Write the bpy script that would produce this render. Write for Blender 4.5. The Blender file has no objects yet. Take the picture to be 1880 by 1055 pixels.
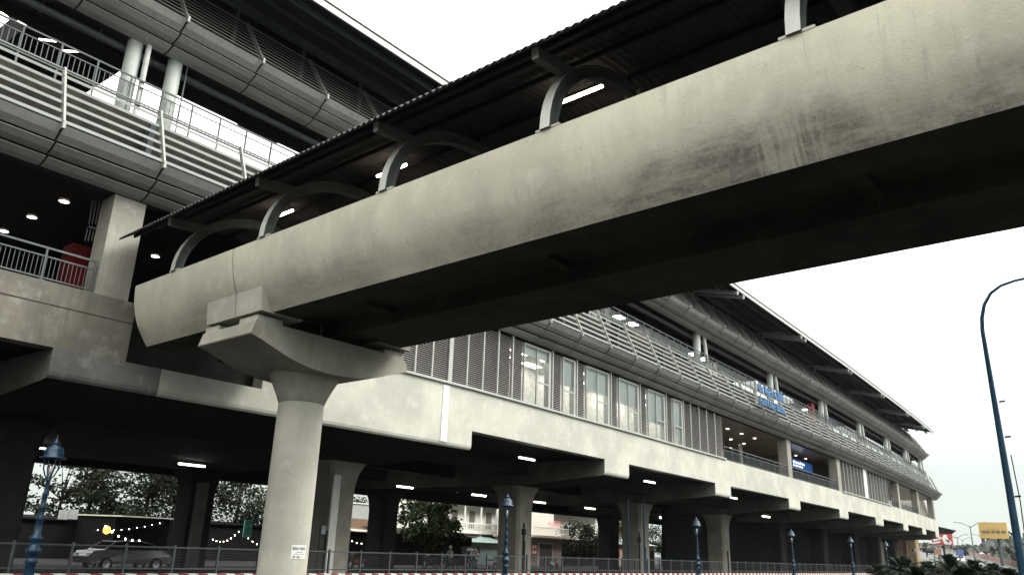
import bpy, bmesh, math, random
from mathutils import Matrix, Vector, noise as mnoise
random.seed(7)
SC = bpy.context.scene
COL = SC.collection
# ------------------------------------------------------------------ camera
def cam_rot(r, p, y):
    Rz = Matrix(((math.cos(y), -math.sin(y), 0), (math.sin(y), math.cos(y), 0), (0, 0, 1)))
    Rx = Matrix(((1, 0, 0), (0, math.cos(p), -math.sin(p)), (0, math.sin(p), math.cos(p))))
    B = Matrix(((1, 0, 0), (0, 0, -1), (0, 1, 0)))
    Rr = Matrix(((math.cos(r), -math.sin(r), 0), (math.sin(r), math.cos(r), 0), (0, 0, 1)))
    return Rz @ Rx @ B @ Rr
CR = cam_rot(0.0337986, 0.3218808, -0.9126408)
CP = Vector((0, 0, 1.6))
FPX = 1450.4
cd = bpy.data.cameras.new('camera')
cam = bpy.data.objects.new('camera', cd)
COL.objects.link(cam)
cam.matrix_world = Matrix.Translation(CP) @ CR.to_4x4()
cd.sensor_fit = 'HORIZONTAL'; cd.sensor_width = 36; cd.lens = 36 * FPX / 1880
cd.clip_start = 0.1; cd.clip_end = 6000
SC.camera = cam
def ray(px, py):
    return CR @ Vector((px - 940, -(py - 527.5), -FPX))
def at(px, py, Y=None, Z=None, X=None):     # a point of the place seen in that direction, on a plane of known depth or height
    r = ray(px, py)
    if Y is not None: t = Y / r.y
    elif X is not None: t = X / r.x
    else: t = (Z - 1.6) / r.z
    return CP + r * t
# ------------------------------------------------------------------ world, sun, exposure
W = bpy.data.worlds.new('World'); SC.world = W; W.use_nodes = True
nt = W.node_tree; nt.nodes.clear()
SUN_EL, SUN_AZ = math.radians(42), math.radians(146)     # azimuth clockwise from +y
out = nt.nodes.new('ShaderNodeOutputWorld'); bg = nt.nodes.new('ShaderNodeBackground')
sky = nt.nodes.new('ShaderNodeTexSky'); sky.sky_type = 'NISHITA'; sky.sun_disc = False
sky.sun_elevation = SUN_EL; sky.sun_rotation = SUN_AZ
tc = nt.nodes.new('ShaderNodeTexCoord'); sep = nt.nodes.new('ShaderNodeSeparateXYZ')
ramp = nt.nodes.new('ShaderNodeValToRGB')
cr = ramp.color_ramp
cr.elements[0].position = 0.0; cr.elements[0].color = (.125, .138, .131, 1)
cr.elements[1].position = 1.0; cr.elements[1].color = (1.0, .985, .93, 1)
e = cr.elements.new(0.10); e.color = (.150, .160, .152, 1)
e = cr.elements.new(0.30); e.color = (.355, .355, .332, 1)
mul = nt.nodes.new('ShaderNodeVectorMath'); mul.operation = 'SCALE'; mul.inputs['Scale'].default_value = 27.0
mixn = nt.nodes.new('ShaderNodeMix'); mixn.data_type = 'RGBA'; mixn.inputs[0].default_value = 0.93
nt.links.new(tc.outputs['Generated'], sep.inputs[0])
nt.links.new(sep.outputs['Z'], ramp.inputs[0])
nt.links.new(ramp.outputs[0], mul.inputs[0])
nt.links.new(sky.outputs[0], mixn.inputs[6]); nt.links.new(mul.outputs[0], mixn.inputs[7])
nt.links.new(mixn.outputs[2], bg.inputs[0]); nt.links.new(bg.outputs[0], out.inputs[0])
bg.inputs[1].default_value = 0.10
sl = bpy.data.lights.new('sun', 'SUN'); sl.energy = 1.25; sl.angle = math.radians(20); sl.color = (1, .96, .88)
so = bpy.data.objects.new('sun', sl); COL.objects.link(so)
sd = Vector((math.sin(SUN_AZ) * math.cos(SUN_EL), math.cos(SUN_AZ) * math.cos(SUN_EL), math.sin(SUN_EL)))
so.rotation_euler = sd.to_track_quat('Z', 'Y').to_euler(); so.location = (20, -40, 80)
SC.view_settings.view_transform = 'Standard'; SC.view_settings.look = 'None'
SC.view_settings.exposure = 1.12; SC.view_settings.gamma = 1
SC.cycles.max_bounces = 6; SC.cycles.diffuse_bounces = 1; SC.cycles.glossy_bounces = 2
SC.cycles.transparent_max_bounces = 8; SC.cycles.sample_clamp_indirect = 4
SC.cycles.use_denoising = True
# ------------------------------------------------------------------ materials
MATS = {}
def lnk(t, a, b): t.links.new(a, b)
def new_mat(name):
    m = bpy.data.materials.new(name); m.use_nodes = True
    t = m.node_tree; b = t.nodes['Principled BSDF']; MATS[name] = m
    return m, t, b
def pos(t, scale=(1, 1, 1)):
    g = t.nodes.new('ShaderNodeNewGeometry'); mp = t.nodes.new('ShaderNodeMapping')
    mp.inputs['Scale'].default_value = scale
    lnk(t, g.outputs['Position'], mp.inputs[0]); return mp.outputs[0]
def noise(t, vec, scale, detail=4, rough=.55):
    n = t.nodes.new('ShaderNodeTexNoise'); n.inputs['Scale'].default_value = scale
    n.inputs['Detail'].default_value = detail; n.inputs['Roughness'].default_value = rough
    lnk(t, vec, n.inputs['Vector']); return n.outputs['Fac']
def rng(t, v, a, b, c=0., d=1., smooth=True):
    n = t.nodes.new('ShaderNodeMapRange'); n.inputs[1].default_value = a; n.inputs[2].default_value = b
    n.inputs[3].default_value = c; n.inputs[4].default_value = d
    if smooth: n.interpolation_type = 'SMOOTHSTEP'
    lnk(t, v, n.inputs[0]); return n.outputs[0]
def mth(t, op, a, b):
    n = t.nodes.new('ShaderNodeMath'); n.operation = op
    for i, x in enumerate((a, b)):
        if isinstance(x, (int, float)): n.inputs[i].default_value = x
        else: lnk(t, x, n.inputs[i])
    return n.outputs[0]
def mix(t, f, a, b):
    n = t.nodes.new('ShaderNodeMix'); n.data_type = 'RGBA'
    for i, x in ((0, f), (6, a), (7, b)):
        if isinstance(x, (int, float)): n.inputs[i].default_value = x
        elif isinstance(x, tuple): n.inputs[i].default_value = (*x, 1)
        else: lnk(t, x, n.inputs[i])
    return n.outputs[2]
def bump(t, b, h, s, d=.02):
    n = t.nodes.new('ShaderNodeBump'); n.inputs['Strength'].default_value = s; n.inputs['Distance'].default_value = d
    lnk(t, h, n.inputs['Height']); lnk(t, n.outputs[0], b.inputs['Normal'])
def concrete(name, base, dark, light, streak=.5, grime=None, rough=.85, blotch=.5, pattern=None):
    m, t, b = new_mat(name); b.inputs['Roughness'].default_value = rough; b.inputs['Specular IOR Level'].default_value = .12
    p = pos(t)
    big = noise(t, p, .35, 5, .62); mid = noise(t, p, 1.7, 5, .65); fine = noise(t, p, 22, 3, .7)
    st = noise(t, pos(t, (2.2, 2.2, .18)), 1.6, 4, .6)
    c = mix(t, rng(t, big, .36, .66), dark, base)
    c = mix(t, mth(t, 'MULTIPLY', rng(t, mid, .5, .72), blotch), c, light)
    c = mix(t, mth(t, 'MULTIPLY', rng(t, st, .52, .74), streak), c, dark)
    brd = noise(t, pos(t, (3.4, 3.4, .10)), 1.8, 5, .7)
    c = mix(t, mth(t, 'MULTIPLY', rng(t, brd, .42, .66), streak * .55), c, dark)
    c = mix(t, mth(t, 'MULTIPLY', rng(t, fine, .5, .8), .28), c, tuple(x * .55 for x in base))
    pits = noise(t, p, 7, 2, .5)
    c = mix(t, mth(t, 'MULTIPLY', rng(t, pits, .68, .76), .45), c, tuple(x * .5 for x in base))
    if grime:                                   # grime band with a ragged top, z0..z1
        z0, z1, col, amt = grime
        g = t.nodes.new('ShaderNodeNewGeometry'); s = t.nodes.new('ShaderNodeSeparateXYZ')
        lnk(t, g.outputs['Position'], s.inputs[0])
        edge = mth(t, 'ADD', s.outputs['Z'], rng(t, big, .3, .7, -.75, .75, False))
        band = rng(t, edge, z0, z1, 1, 0)
        gn = noise(t, pos(t, (1, .35, 2.6)), 1.5, 8, .78); gs = noise(t, pos(t, (1.2, 4.5, .35)), 1.5, 5, .65)
        k = mth(t, 'MULTIPLY', mth(t, 'MULTIPLY', band, rng(t, gn, .32, .60)), mth(t, 'MULTIPLY', mth(t, 'MULTIPLY', rng(t, s.outputs['Y'], 4, 11, 1, .45), rng(t, noise(t, p, 11, 5, .75), .3, .62, .45, 1)), amt))
        c = mix(t, k, c, col)
        k2 = mth(t, 'MULTIPLY', rng(t, gs, .56, .7), mth(t, 'MULTIPLY', rng(t, big, .42, .6), .22))
        c = mix(t, k2, c, col)
        wash = mth(t, 'MULTIPLY', rng(t, s.outputs['Y'], 2.6, 3.1), rng(t, s.outputs['Y'], 3.7, 4.1, 1, 0))
        wn = noise(t, pos(t, (1, 9, .2)), 1.6, 4, .6)
        c = mix(t, mth(t, 'MULTIPLY', mth(t, 'MULTIPLY', wash, rng(t, s.outputs['Z'], 7.6, 8.6, .5, 0)), rng(t, wn, .42, .58)), c, light)
    lnk(t, c, b.inputs['Base Color'])
    bump(t, b, mth(t, 'ADD', mth(t, 'MULTIPLY', fine, .5), mid), .35, .03)
    return m
def plain(name, col, rough=.5, metal=0., var=.15, scale=3., spec=.5, orand=0., streak=0.):
    m, t, b = new_mat(name); b.inputs['Roughness'].default_value = rough; b.inputs['Metallic'].default_value = metal
    b.inputs['Specular IOR Level'].default_value = spec
    n = noise(t, pos(t), scale, 4, .6)
    c = mix(t, rng(t, n, .35, .7), tuple(x * (1 - var) for x in col), tuple(min(1, x * (1 + var * .6)) for x in col))
    if orand:
        oi = t.nodes.new('ShaderNodeObjectInfo'); c = mix(t, mth(t, 'MULTIPLY', oi.outputs['Random'], orand), c, tuple(x * .45 for x in col))
    if streak:
        sn = noise(t, pos(t, (3, 3, .25)), 2.5, 4, .6); c = mix(t, mth(t, 'MULTIPLY', rng(t, sn, .5, .72), streak), c, tuple(x * .35 for x in col))
    lnk(t, c, b.inputs['Base Color']); return m
def glow(name, col, s):
    m, t, b = new_mat(name); b.inputs['Base Color'].default_value = (*col, 1)
    b.inputs['Emission Color'].default_value = (*col, 1); b.inputs['Emission Strength'].default_value = s; return m
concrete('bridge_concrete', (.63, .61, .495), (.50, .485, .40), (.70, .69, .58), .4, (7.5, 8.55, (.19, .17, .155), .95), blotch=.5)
concrete('shaded_soffit_concrete', (.060, .058, .042), (.035, .035, .028), (.08, .08, .06), .3)  # bridge concrete darkened in colour for the shade underneath
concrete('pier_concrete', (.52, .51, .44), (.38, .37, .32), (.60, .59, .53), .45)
concrete('cap_concrete', (.42, .41, .345), (.28, .27, .23), (.50, .49, .43), .5)
concrete('beam_concrete', (.53, .535, .475), (.40, .405, .355), (.58, .585, .53), .35, blotch=.6)
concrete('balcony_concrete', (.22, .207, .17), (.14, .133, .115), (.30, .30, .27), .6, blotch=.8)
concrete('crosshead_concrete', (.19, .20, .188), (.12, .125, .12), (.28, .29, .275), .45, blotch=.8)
concrete('column_concrete', (.38, .37, .315), (.25, .24, .21), (.44, .43, .385), .6)
concrete('deep_shade_concrete', (.032, .031, .029), (.02, .02, .02), (.045, .045, .042), .3)  # concrete with deep shade put into its colour
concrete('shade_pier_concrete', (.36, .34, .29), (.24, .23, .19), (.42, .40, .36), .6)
concrete('half_shade_concrete', (.15, .145, .13), (.09, .088, .08), (.20, .195, .18), .5)  # concrete with partial shade put into its colour
concrete('tan_concrete', (.42, .31, .20), (.28, .20, .13), (.50, .39, .28), .5)
plain('seal', (.025, .025, .03), .8, spec=.1)
plain('strip_white', (.72, .73, .68), .6, var=.08)
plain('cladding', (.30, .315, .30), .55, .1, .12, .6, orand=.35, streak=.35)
plain('cladding_frame', (.03, .03, .033), .8, spec=.1)
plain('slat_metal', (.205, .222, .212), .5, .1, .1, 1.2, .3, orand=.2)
plain('mullion_metal', (.34, .35, .33), .5, .1, .1)
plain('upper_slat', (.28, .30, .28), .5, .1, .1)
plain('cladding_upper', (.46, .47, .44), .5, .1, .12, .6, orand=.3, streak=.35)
plain('dark_wall', (.045, .041, .037), .8, var=.25, spec=.1)
plain('louvre_metal', (.36, .345, .34), .6, 0, .1, orand=.35, streak=.2)
plain('louvre_back', (.012, .012, .014), .9, spec=.04)
plain('frame_metal', (.38, .40, .37), .45, .1, .08)
plain('dark_metal', (.02, .022, .026), .7, spec=.15)
plain('black_steel', (.012, .013, .016), .8, spec=.1)
plain('roof_under', (.02, .022, .026), .8, var=.3, spec=.1)
plain('fascia_metal', (.55, .58, .56), .4, .2, .06)
plain('purlin_metal', (.09, .112, .125), .7, spec=.2)
plain('pipe_metal', (.5, .52, .51), .45, .2)
plain('grey_pipe', (.12, .14, .15), .5, .1)
plain('white_pipe', (.62, .65, .61), .5)
plain('platform_column', (.55, .60, .56), .5, var=.08)
plain('rail_metal', (.10, .118, .122), .55, .1, spec=.3)
plain('rail_mesh', (.36, .38, .37), .6)
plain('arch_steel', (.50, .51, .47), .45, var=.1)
plain('arch_shade_steel', (.12, .135, .13), .6, spec=.15)  # arch steel with shade put into its colour
plain('roof_sheet', (.075, .075, .075), .75, 0, .2, spec=.12)
plain('fence_steel', (.045, .055, .065), .55, .2)
plain('lamp_blue', (.004, .028, .058), .35, .2, .25, 6)
plain('pole_blue', (.008, .055, .11), .35, .3, .25, 4)
plain('red_paint', (.25, .012, .016), .5, spec=.2)
plain('red_dark', (.10, .005, .007), .7, spec=.1)
plain('interior_wall', (.78, .76, .68), .7)
plain('interior_brown', (.22, .16, .11), .5)
plain('ceiling_dark', (.012, .010, .009), .6, spec=.06)
plain('ceiling_brown', (.20, .15, .11), .28)
plain('floor_tile', (.25, .24, .22), .4)
plain('blind', (.72, .80, .78), .8, var=.04)
plain('bark', (.03, .024, .018), .9, spec=.05)
plain('white_house', (.80, .79, .72), .7, var=.06)
plain('pink_wall', (.55, .42, .36), .8)
plain('shutter', (.20, .18, .16), .6)
plain('tin_roof', (.20, .28, .26), .5, .2)
plain('tarp', (.75, .70, .55), .8)
plain('pale_wall', (.36, .38, .37), .8)
plain('rubber', (.015, .015, .016), .8)
plain('chrome', (.6, .6, .6), .25, .8)
plain('car_white', (.75, .75, .74), .2, .1, .03)
plain('car_silver', (.16, .165, .17), .22, .5)
plain('car_grey', (.25, .26, .28), .25, .3)
plain('car_red', (.25, .05, .045), .3)
plain('car_dark', (.03, .035, .045), .25, .2)
plain('skin', (.42, .25, .17), .6)
plain('cloth_white', (.62, .60, .58), .8)
plain('cloth_dark', (.03, .035, .06), .8)
plain('paper', (.74, .75, .72), .8, var=.05)
plain('ink', (.02, .02, .025), .7)
plain('sign_yellow', (.60, .42, .15), .6, var=.04)
plain('sign_red', (.42, .07, .07), .6, var=.1)
plain('sign_white', (.78, .78, .76), .6, var=.04)
plain('sign_blue', (.05, .11, .30), .5, var=.05)
plain('sign_teal', (.08, .55, .44), .6)
plain('letter_blue', (.07, .20, .42), .4, var=.1)
plain('far_tower', (.42, .55, .60), .5, var=.15, scale=.1)
plain('far_building', (.5, .5, .48), .8)
plain('brick_orange', (.26, .13, .07), .8)
plain('kerb_red', (.36, .06, .05), .7)
plain('pink_barrier', (.30, .19, .16), .8, var=.2, scale=.5)
plain('flower', (.65, .05, .09), .6)
glow('tube_glow', (1, .80, .60), 6.0)
glow('tube_glow_cool', (1, .93, .86), 4.0)
glow('down_glow', (1, .90, .80), 9.0)
glow('bulb_glow', (1, .85, .65), 12.0)
glow('amber_glow', (1, .35, .04), 3.0)
glow('panel_glow', (1, .97, .9), 7.0)
glow('screen_white', (.95, .97, 1), 1.2)
glow('sign_blue_lit', (.02, .10, .36), .16)
glow('sign_text_lit', (.8, .88, 1), 1.0)
glow('headlight_glow', (.9, .93, 1), 6.0)
glow('tail_glow', (1, .12, .08), 3.0)
def foliage(name, a, b_):
    m, t, b = new_mat(name); b.inputs['Roughness'].default_value = .7; b.inputs['Specular IOR Level'].default_value = .12
    n = noise(t, pos(t), 1.3, 3, .6); n2 = noise(t, pos(t), 9, 2, .5)
    c = mix(t, rng(t, n, .35, .65), a, b_); c = mix(t, mth(t, 'MULTIPLY', n2, .4), c, tuple(x * .5 for x in a))
    lnk(t, c, b.inputs['Base Color']); return m
foliage('leaf_dark', (.006, .010, .004), (.014, .022, .009))
foliage('leaf_green', (.014, .026, .008), (.05, .07, .02))
foliage('palm_leaf', (.01, .02, .012), (.03, .045, .028))
foliage('far_leaf', (.04, .05, .045), (.08, .095, .08))
# asphalt, verge
m, t, b = new_mat('asphalt'); b.inputs['Roughness'].default_value = .9; b.inputs['Specular IOR Level'].default_value = .05
n = noise(t, pos(t), .15, 5); n2 = noise(t, pos(t), 30, 3)
c = mix(t, rng(t, n, .3, .7), (.016, .016, .017), (.028, .028, .027)); c = mix(t, mth(t, 'MULTIPLY', n2, .3), c, (.01, .01, .01))
lnk(t, c, b.inputs['Base Color'])
plain('highway_asphalt', (.075, .08, .08), .8, var=.15, scale=.2)
plain('verge_soil', (.06, .07, .04), .9, var=.4, scale=.5)
plain('pavement_tile', (.03, .029, .028), .85, var=.2, spec=.05)
# red and white striped paint, along x
m, t, b = new_mat('kerb_stripes'); b.inputs['Roughness'].default_value = .7
g = t.nodes.new('ShaderNodeNewGeometry'); s = t.nodes.new('ShaderNodeSeparateXYZ'); lnk(t, g.outputs['Position'], s.inputs[0])
xx = mth(t, 'ADD', s.outputs['X'], mth(t, 'MULTIPLY', s.outputs['Z'], .5))
fr = mth(t, 'FRACT', mth(t, 'MULTIPLY', xx, 1 / .62), 0)
k = mth(t, 'GREATER_THAN', fr, .52)
nn = noise(t, pos(t), 5, 5, .7)
c = mix(t, k, (.16, .02, .022), (.50, .50, .46)); c = mix(t, mth(t, 'MULTIPLY', rng(t, nn, .5, .75), .6), c, (.12, .11, .1))
lnk(t, c, b.inputs['Base Color'])
# window glass: clear pane with a sky sheen
m = bpy.data.materials.new('glass'); m.use_nodes = True; MATS['glass'] = m; t = m.node_tree; t.nodes.clear()
o_ = t.nodes.new('ShaderNodeOutputMaterial'); tr = t.nodes.new('ShaderNodeBsdfTransparent'); gl = t.nodes.new('ShaderNodeBsdfGlossy')
gl.inputs['Roughness'].default_value = .03; tr.inputs[0].default_value = (.9, .94, .93, 1)
fz = t.nodes.new('ShaderNodeFresnel'); fz.inputs[0].default_value = 1.5; ms = t.nodes.new('ShaderNodeMixShader')
lnk(t, fz.outputs[0], ms.inputs[0]); lnk(t, tr.outputs[0], ms.inputs[1]); lnk(t, gl.outputs[0], ms.inputs[2]); lnk(t, ms.outputs[0], o_.inputs[0])
# fine wire mesh: really open weave drawn as alpha
def meshmat(name, col, sx, duty):
    m = bpy.data.materials.new(name); m.use_nodes = True; MATS[name] = m; t = m.node_tree; b = t.nodes['Principled BSDF']
    b.inputs['Base Color'].default_value = (*col, 1); b.inputs['Roughness'].default_value = .6
    g = t.nodes.new('ShaderNodeNewGeometry'); s = t.nodes.new('ShaderNodeSeparateXYZ'); lnk(t, g.outputs['Position'], s.inputs[0])
    f1 = mth(t, 'FRACT', mth(t, 'MULTIPLY', s.outputs['X'], sx), 0); f2 = mth(t, 'FRACT', mth(t, 'MULTIPLY', s.outputs['Z'], sx), 0)
    a = mth(t, 'MAXIMUM', mth(t, 'LESS_THAN', f1, duty), mth(t, 'LESS_THAN', f2, duty))
    lnk(t, a, b.inputs['Alpha']); return m
meshmat('wire_mesh', (.02, .022, .025), 12, .08)
meshmat('rail_weave', (.20, .22, .215), 16, .26)
# ------------------------------------------------------------------ mesh helpers
INV = {}
class MB:
    def __init__(s): s.v = []; s.f = []; s.mi = []; s.sm = []
    def add(s, vs, fs, mi=0, sm=False):
        o = len(s.v); s.v += [tuple(x) for x in vs]
        for f in fs: s.f.append([i + o for i in f]); s.mi.append(mi); s.sm.append(sm)
        return s
    def box(s, x0, x1, y0, y1, z0, z1, mi=0, seg=None):
        n = 1 if not seg else max(1, int(math.ceil(abs(x1 - x0) / seg)))
        if n == 1:
            vs = [(x, y, z) for x in (x0, x1) for y in (y0, y1) for z in (z0, z1)]
            return s.add(vs, [(0, 1, 3, 2), (4, 6, 7, 5), (0, 4, 5, 1), (2, 3, 7, 6), (0, 2, 6, 4), (1, 5, 7, 3)], mi)
        return s.prism([(y0, z0), (y1, z0), (y1, z1), (y0, z1)], x0, x1, mi, n)
    def prism(s, prof, x0, x1, mi=0, n=1, sm=False, cap=True):   # profile (y,z) swept along x
        k = len(prof); vs = []; fs = []
        for i in range(n + 1):
            x = x0 + (x1 - x0) * i / n
            vs += [(x, y, z) for y, z in prof]
        for i in range(n):
            for j in range(k):
                a = i * k + j; b = i * k + (j + 1) % k
                fs.append((a, b, b + k, a + k))
        s.add(vs, fs, mi, sm)
        if cap:
            s.add([(x0, y, z) for y, z in prof], [tuple(range(k))], mi)
            s.add([(x1, y, z) for y, z in prof], [tuple(range(k))[::-1]], mi)
        return s
    def sweep_y(s, prof, y0, y1, mi=0, n=1, sm=False, cap=True):  # profile (x,z) swept along y
        k = len(prof); vs = []; fs = []
        for i in range(n + 1):
            y = y0 + (y1 - y0) * i / n
            vs += [(x, y, z) for x, z in prof]
        for i in range(n):
            for j in range(k):
                a = i * k + j; b = i * k + (j + 1) % k
                fs.append((a, a + k, b + k, b))
        s.add(vs, fs, mi, sm)
        if cap:
            s.add([(x, y0, z) for x, z in prof], [tuple(range(k))], mi)
            s.add([(x, y1, z) for x, z in prof], [tuple(range(k))[::-1]], mi)
        return s
    def sheet(s, prof, x0, x1, th=.02, mi=0, n=1, sm=False):      # open profile (y,z) given thickness
        P = [Vector(p) for p in prof]; off = []
        for i, p in enumerate(P):
            d = (P[min(i + 1, len(P) - 1)] - P[max(i - 1, 0)]).normalized(); off.append(p + Vector((-d.y, d.x)) * th)
        return s.prism([tuple(p) for p in P] + [tuple(p) for p in off[::-1]], x0, x1, mi, n, sm)
    def tube(s, path, r, seg=8, mi=0, caps=True):
        P = [Vector(p) for p in path]; rs = r if isinstance(r, (list, tuple)) else [r] * len(P)
        vs = []; fs = []; prev = None
        for i, p in enumerate(P):
            d = (P[min(i + 1, len(P) - 1)] - P[max(i - 1, 0)]).normalized()
            a = prev if prev is not None and abs(prev.dot(d)) < .9 else (Vector((0, 0, 1)) if abs(d.z) < .9 else Vector((1, 0, 0)))
            u = (a - d * a.dot(d)).normalized(); w = d.cross(u); prev = u
            vs += [p + (u * math.cos(2 * math.pi * j / seg) + w * math.sin(2 * math.pi * j / seg)) * rs[i] for j in range(seg)]
        for i in range(len(P) - 1):
            for j in range(seg):
                a = i * seg + j; b = i * seg + (j + 1) % seg
                fs.append((a, b, b + seg, a + seg))
        s.add(vs, fs, mi, True)
        if caps:
            s.add(vs[:seg], [tuple(range(seg))[::-1]], mi); s.add(vs[-seg:], [tuple(range(seg))], mi)
        return s
    def lathe(s, prof, c=(0, 0, 0), seg=16, mi=0, sm=True):       # (r,z)
        vs = []; fs = []
        for r, z in prof:
            vs += [(c[0] + r * math.cos(2 * math.pi * j / seg), c[1] + r * math.sin(2 * math.pi * j / seg), c[2] + z) for j in range(seg)]
        for i in range(len(prof) - 1):
            for j in range(seg):
                a = i * seg + j; b = i * seg + (j + 1) % seg
                fs.append((a, b, b + seg, a + seg))
        return s.add(vs, fs, mi, sm)
    def rot(s, M):
        s.v = [tuple(M @ Vector(p)) for p in s.v]; return s
    def build(s, name, mat, parent=None, warp=False, local=False):
        me = bpy.data.meshes.new(name)
        vs = [Wp(p) for p in s.v] if warp else s.v
        if parent is not None and not local and parent.name in INV:
            I = INV[parent.name]; vs = [tuple(I @ Vector(p)) for p in vs]
        me.from_pydata(vs, [], s.f)
        for mm in (mat if isinstance(mat, (list, tuple)) else [mat]): me.materials.append(MATS[mm])
        me.polygons.foreach_set('material_index', s.mi); me.polygons.foreach_set('use_smooth', s.sm)
        me.update()
        o = bpy.data.objects.new(name, me); COL.objects.link(o)
        if parent is not None: o.parent = parent
        return o
DX = [(0, .6), (8, .42), (12, .28), (20, .05), (30, -.28), (45, -.25), (60, 0), (80, .12), (92, .22), (107, .55), (121, .9), (134, 1.4), (143, 2.1), (150, 2.9), (200, 6)]
def D(x):
    if x <= DX[0][0]: return DX[0][1]
    for (a, p), (b, q) in zip(DX, DX[1:]):
        if x <= b:
            return p + (q - p) * (x - a) / (b - a)
    return DX[-1][1]
def Wp(p):                                        # the station follows a gentle curve of the track
    d = D(p[0]); return (p[0] * (25.3 + d) / 25.3, p[1] + d, p[2])
def tag(o, label=None, cat=None, group=None, kind=None):
    if label: o['label'] = label
    if cat: o['category'] = cat
    if group: o['group'] = group
    if kind: o['kind'] = kind
    return o
def thing(name, loc, label, cat, group=None, rz=0):
    o = bpy.data.objects.new(name, None); COL.objects.link(o); o.empty_display_size = .3
    o.location = loc; o.rotation_euler = (0, 0, rz)
    INV[o.name] = (Matrix.Translation(loc) @ Matrix.Rotation(rz, 4, 'Z')).inverted()
    return tag(o, label, cat, group)
KIDS = {}
def copy_tree(o, parent=None):
    c = o.copy(); COL.objects.link(c)
    if parent is not None: c.parent = parent
    for ch in list(o.children): copy_tree(ch, c)
    return c
def text_mb(body, size, ext=.03, bold=0.0):
    cu = bpy.data.curves.new('t', 'FONT'); cu.body = body; cu.size = size; cu.extrude = ext; cu.offset = bold
    cu.resolution_u = 3
    o = bpy.data.objects.new('t', cu); COL.objects.link(o)
    bpy.context.view_layer.update()
    dg = bpy.context.evaluated_depsgraph_get()
    me = bpy.data.meshes.new_from_object(o.evaluated_get(dg))
    b = MB(); b.v = [tuple(v.co) for v in me.vertices]; b.f = [list(p.vertices) for p in me.polygons]
    b.mi = [0] * len(b.f); b.sm = [False] * len(b.f)
    bpy.data.objects.remove(o); bpy.data.curves.remove(cu); bpy.data.meshes.remove(me)
    return b
def fit_text(body, w, h, ext=.02, bold=0.0):      # text in x (0..w), z (0..h), facing -y
    b = text_mb(body, 1, ext / max(h, .01), bold)
    x0 = min(p[0] for p in b.v); x1 = max(p[0] for p in b.v); y0 = min(p[1] for p in b.v); y1 = max(p[1] for p in b.v)
    b.v = [((p[0] - x0) / (x1 - x0) * w, -p[2] * h, (p[1] - y0) / (y1 - y0) * h) for p in b.v]
    return b
def move(b, dx, dy, dz): b.v = [(p[0] + dx, p[1] + dy, p[2] + dz) for p in b.v]; return b
#@@SETTING
# ================================================================== GROUND
g_ = MB().add([(-1500, -1500, 0), (3000, -1500, 0), (3000, 2500, 0), (-1500, 2500, 0)], [(0, 1, 2, 3)])
tag(g_.build('ground', 'asphalt'), kind='structure')
tag(MB().box(-40, 200, 24.6, 53, .0, .12, 0, 20).build('pavement', 'pavement_tile'), kind='structure')
tag(MB().box(-60, 260, 74, 200, .0, .15, 0, 20).build('far_pavement', 'pavement_tile'), kind='structure')
# ================================================================== STATION
ST = thing('station_building', (70, 33, 0), 'long elevated concrete metro station with two tiers of louvred screens under a dark roof', 'train station')
def B(mb, name, mat): return mb.build(name, mat, ST, warp=True)
def straight(x0, x1, st=4.0): return max(1, int((x1 - x0) / st))
# beams
BEAM = [(25.3, 7.09), (25.9, 7.09), (25.9, 9.08), (25.3, 9.08)]
b = MB(); b.prism(BEAM, 17.6, 146, 0, 32)
B(b, 'edge_beam', 'beam_concrete')
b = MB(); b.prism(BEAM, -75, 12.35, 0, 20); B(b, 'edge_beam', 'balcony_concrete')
b = MB().prism([(25.91, 7.16), (50, 7.16), (50, 8.95), (25.91, 8.95)], -75, 146, 0, 50); B(b, 'floor_slab', 'deep_shade_concrete')
b = MB().prism([(50.0, 5.6), (50.6, 5.6), (50.6, 9.0), (50.0, 9.0)], -75, 146, 0, 50); B(b, 'edge_beam', 'deep_shade_concrete')
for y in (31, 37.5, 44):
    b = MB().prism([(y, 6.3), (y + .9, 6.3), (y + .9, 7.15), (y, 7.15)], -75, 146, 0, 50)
    B(b, 'floor_girder', 'deep_shade_concrete')
XH = [(-60, -56.7), (-42, -38.7), (-24, -20.7), (-8, -4.6), (10.1, 13.6), (13.602, 29.9), (42.57, 45.6), (59.08, 62.1), (75.72, 78.9), (91.79, 95.1), (106.9, 110.7), (121.5, 124.4), (133.6, 136.2), (143.2, 145.9)]
XHP = [(25.3012, 7.09), (25.3012, 6.36), (25.33, 6.25), (25.40, 6.17), (25.52, 6.13), (31, 5.7), (46, 5.7), (49.9, 6.1), (49.9, 7.09)]
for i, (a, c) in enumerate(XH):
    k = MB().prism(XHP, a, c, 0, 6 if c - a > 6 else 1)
    o = B(k, 'crosshead', ['crosshead_concrete' if i == 4 else 'beam_concrete', 'deep_shade_concrete', 'half_shade_concrete'])  # front keeps its own tone, sides and bottoms darkened in colour as shade
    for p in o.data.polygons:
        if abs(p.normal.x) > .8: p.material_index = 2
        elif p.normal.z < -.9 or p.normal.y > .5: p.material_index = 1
B(MB().prism([(25.292, 8.36), (25.2995, 8.36), (25.2995, 8.385), (25.292, 8.385)], -10, 12.34, 0, 8), 'construction_joint', 'dark_wall')
B(MB().box(27.62, 28.05, 25.27, 25.30, 6.35, 9.0), 'joint_cover', 'strip_white')
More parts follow.
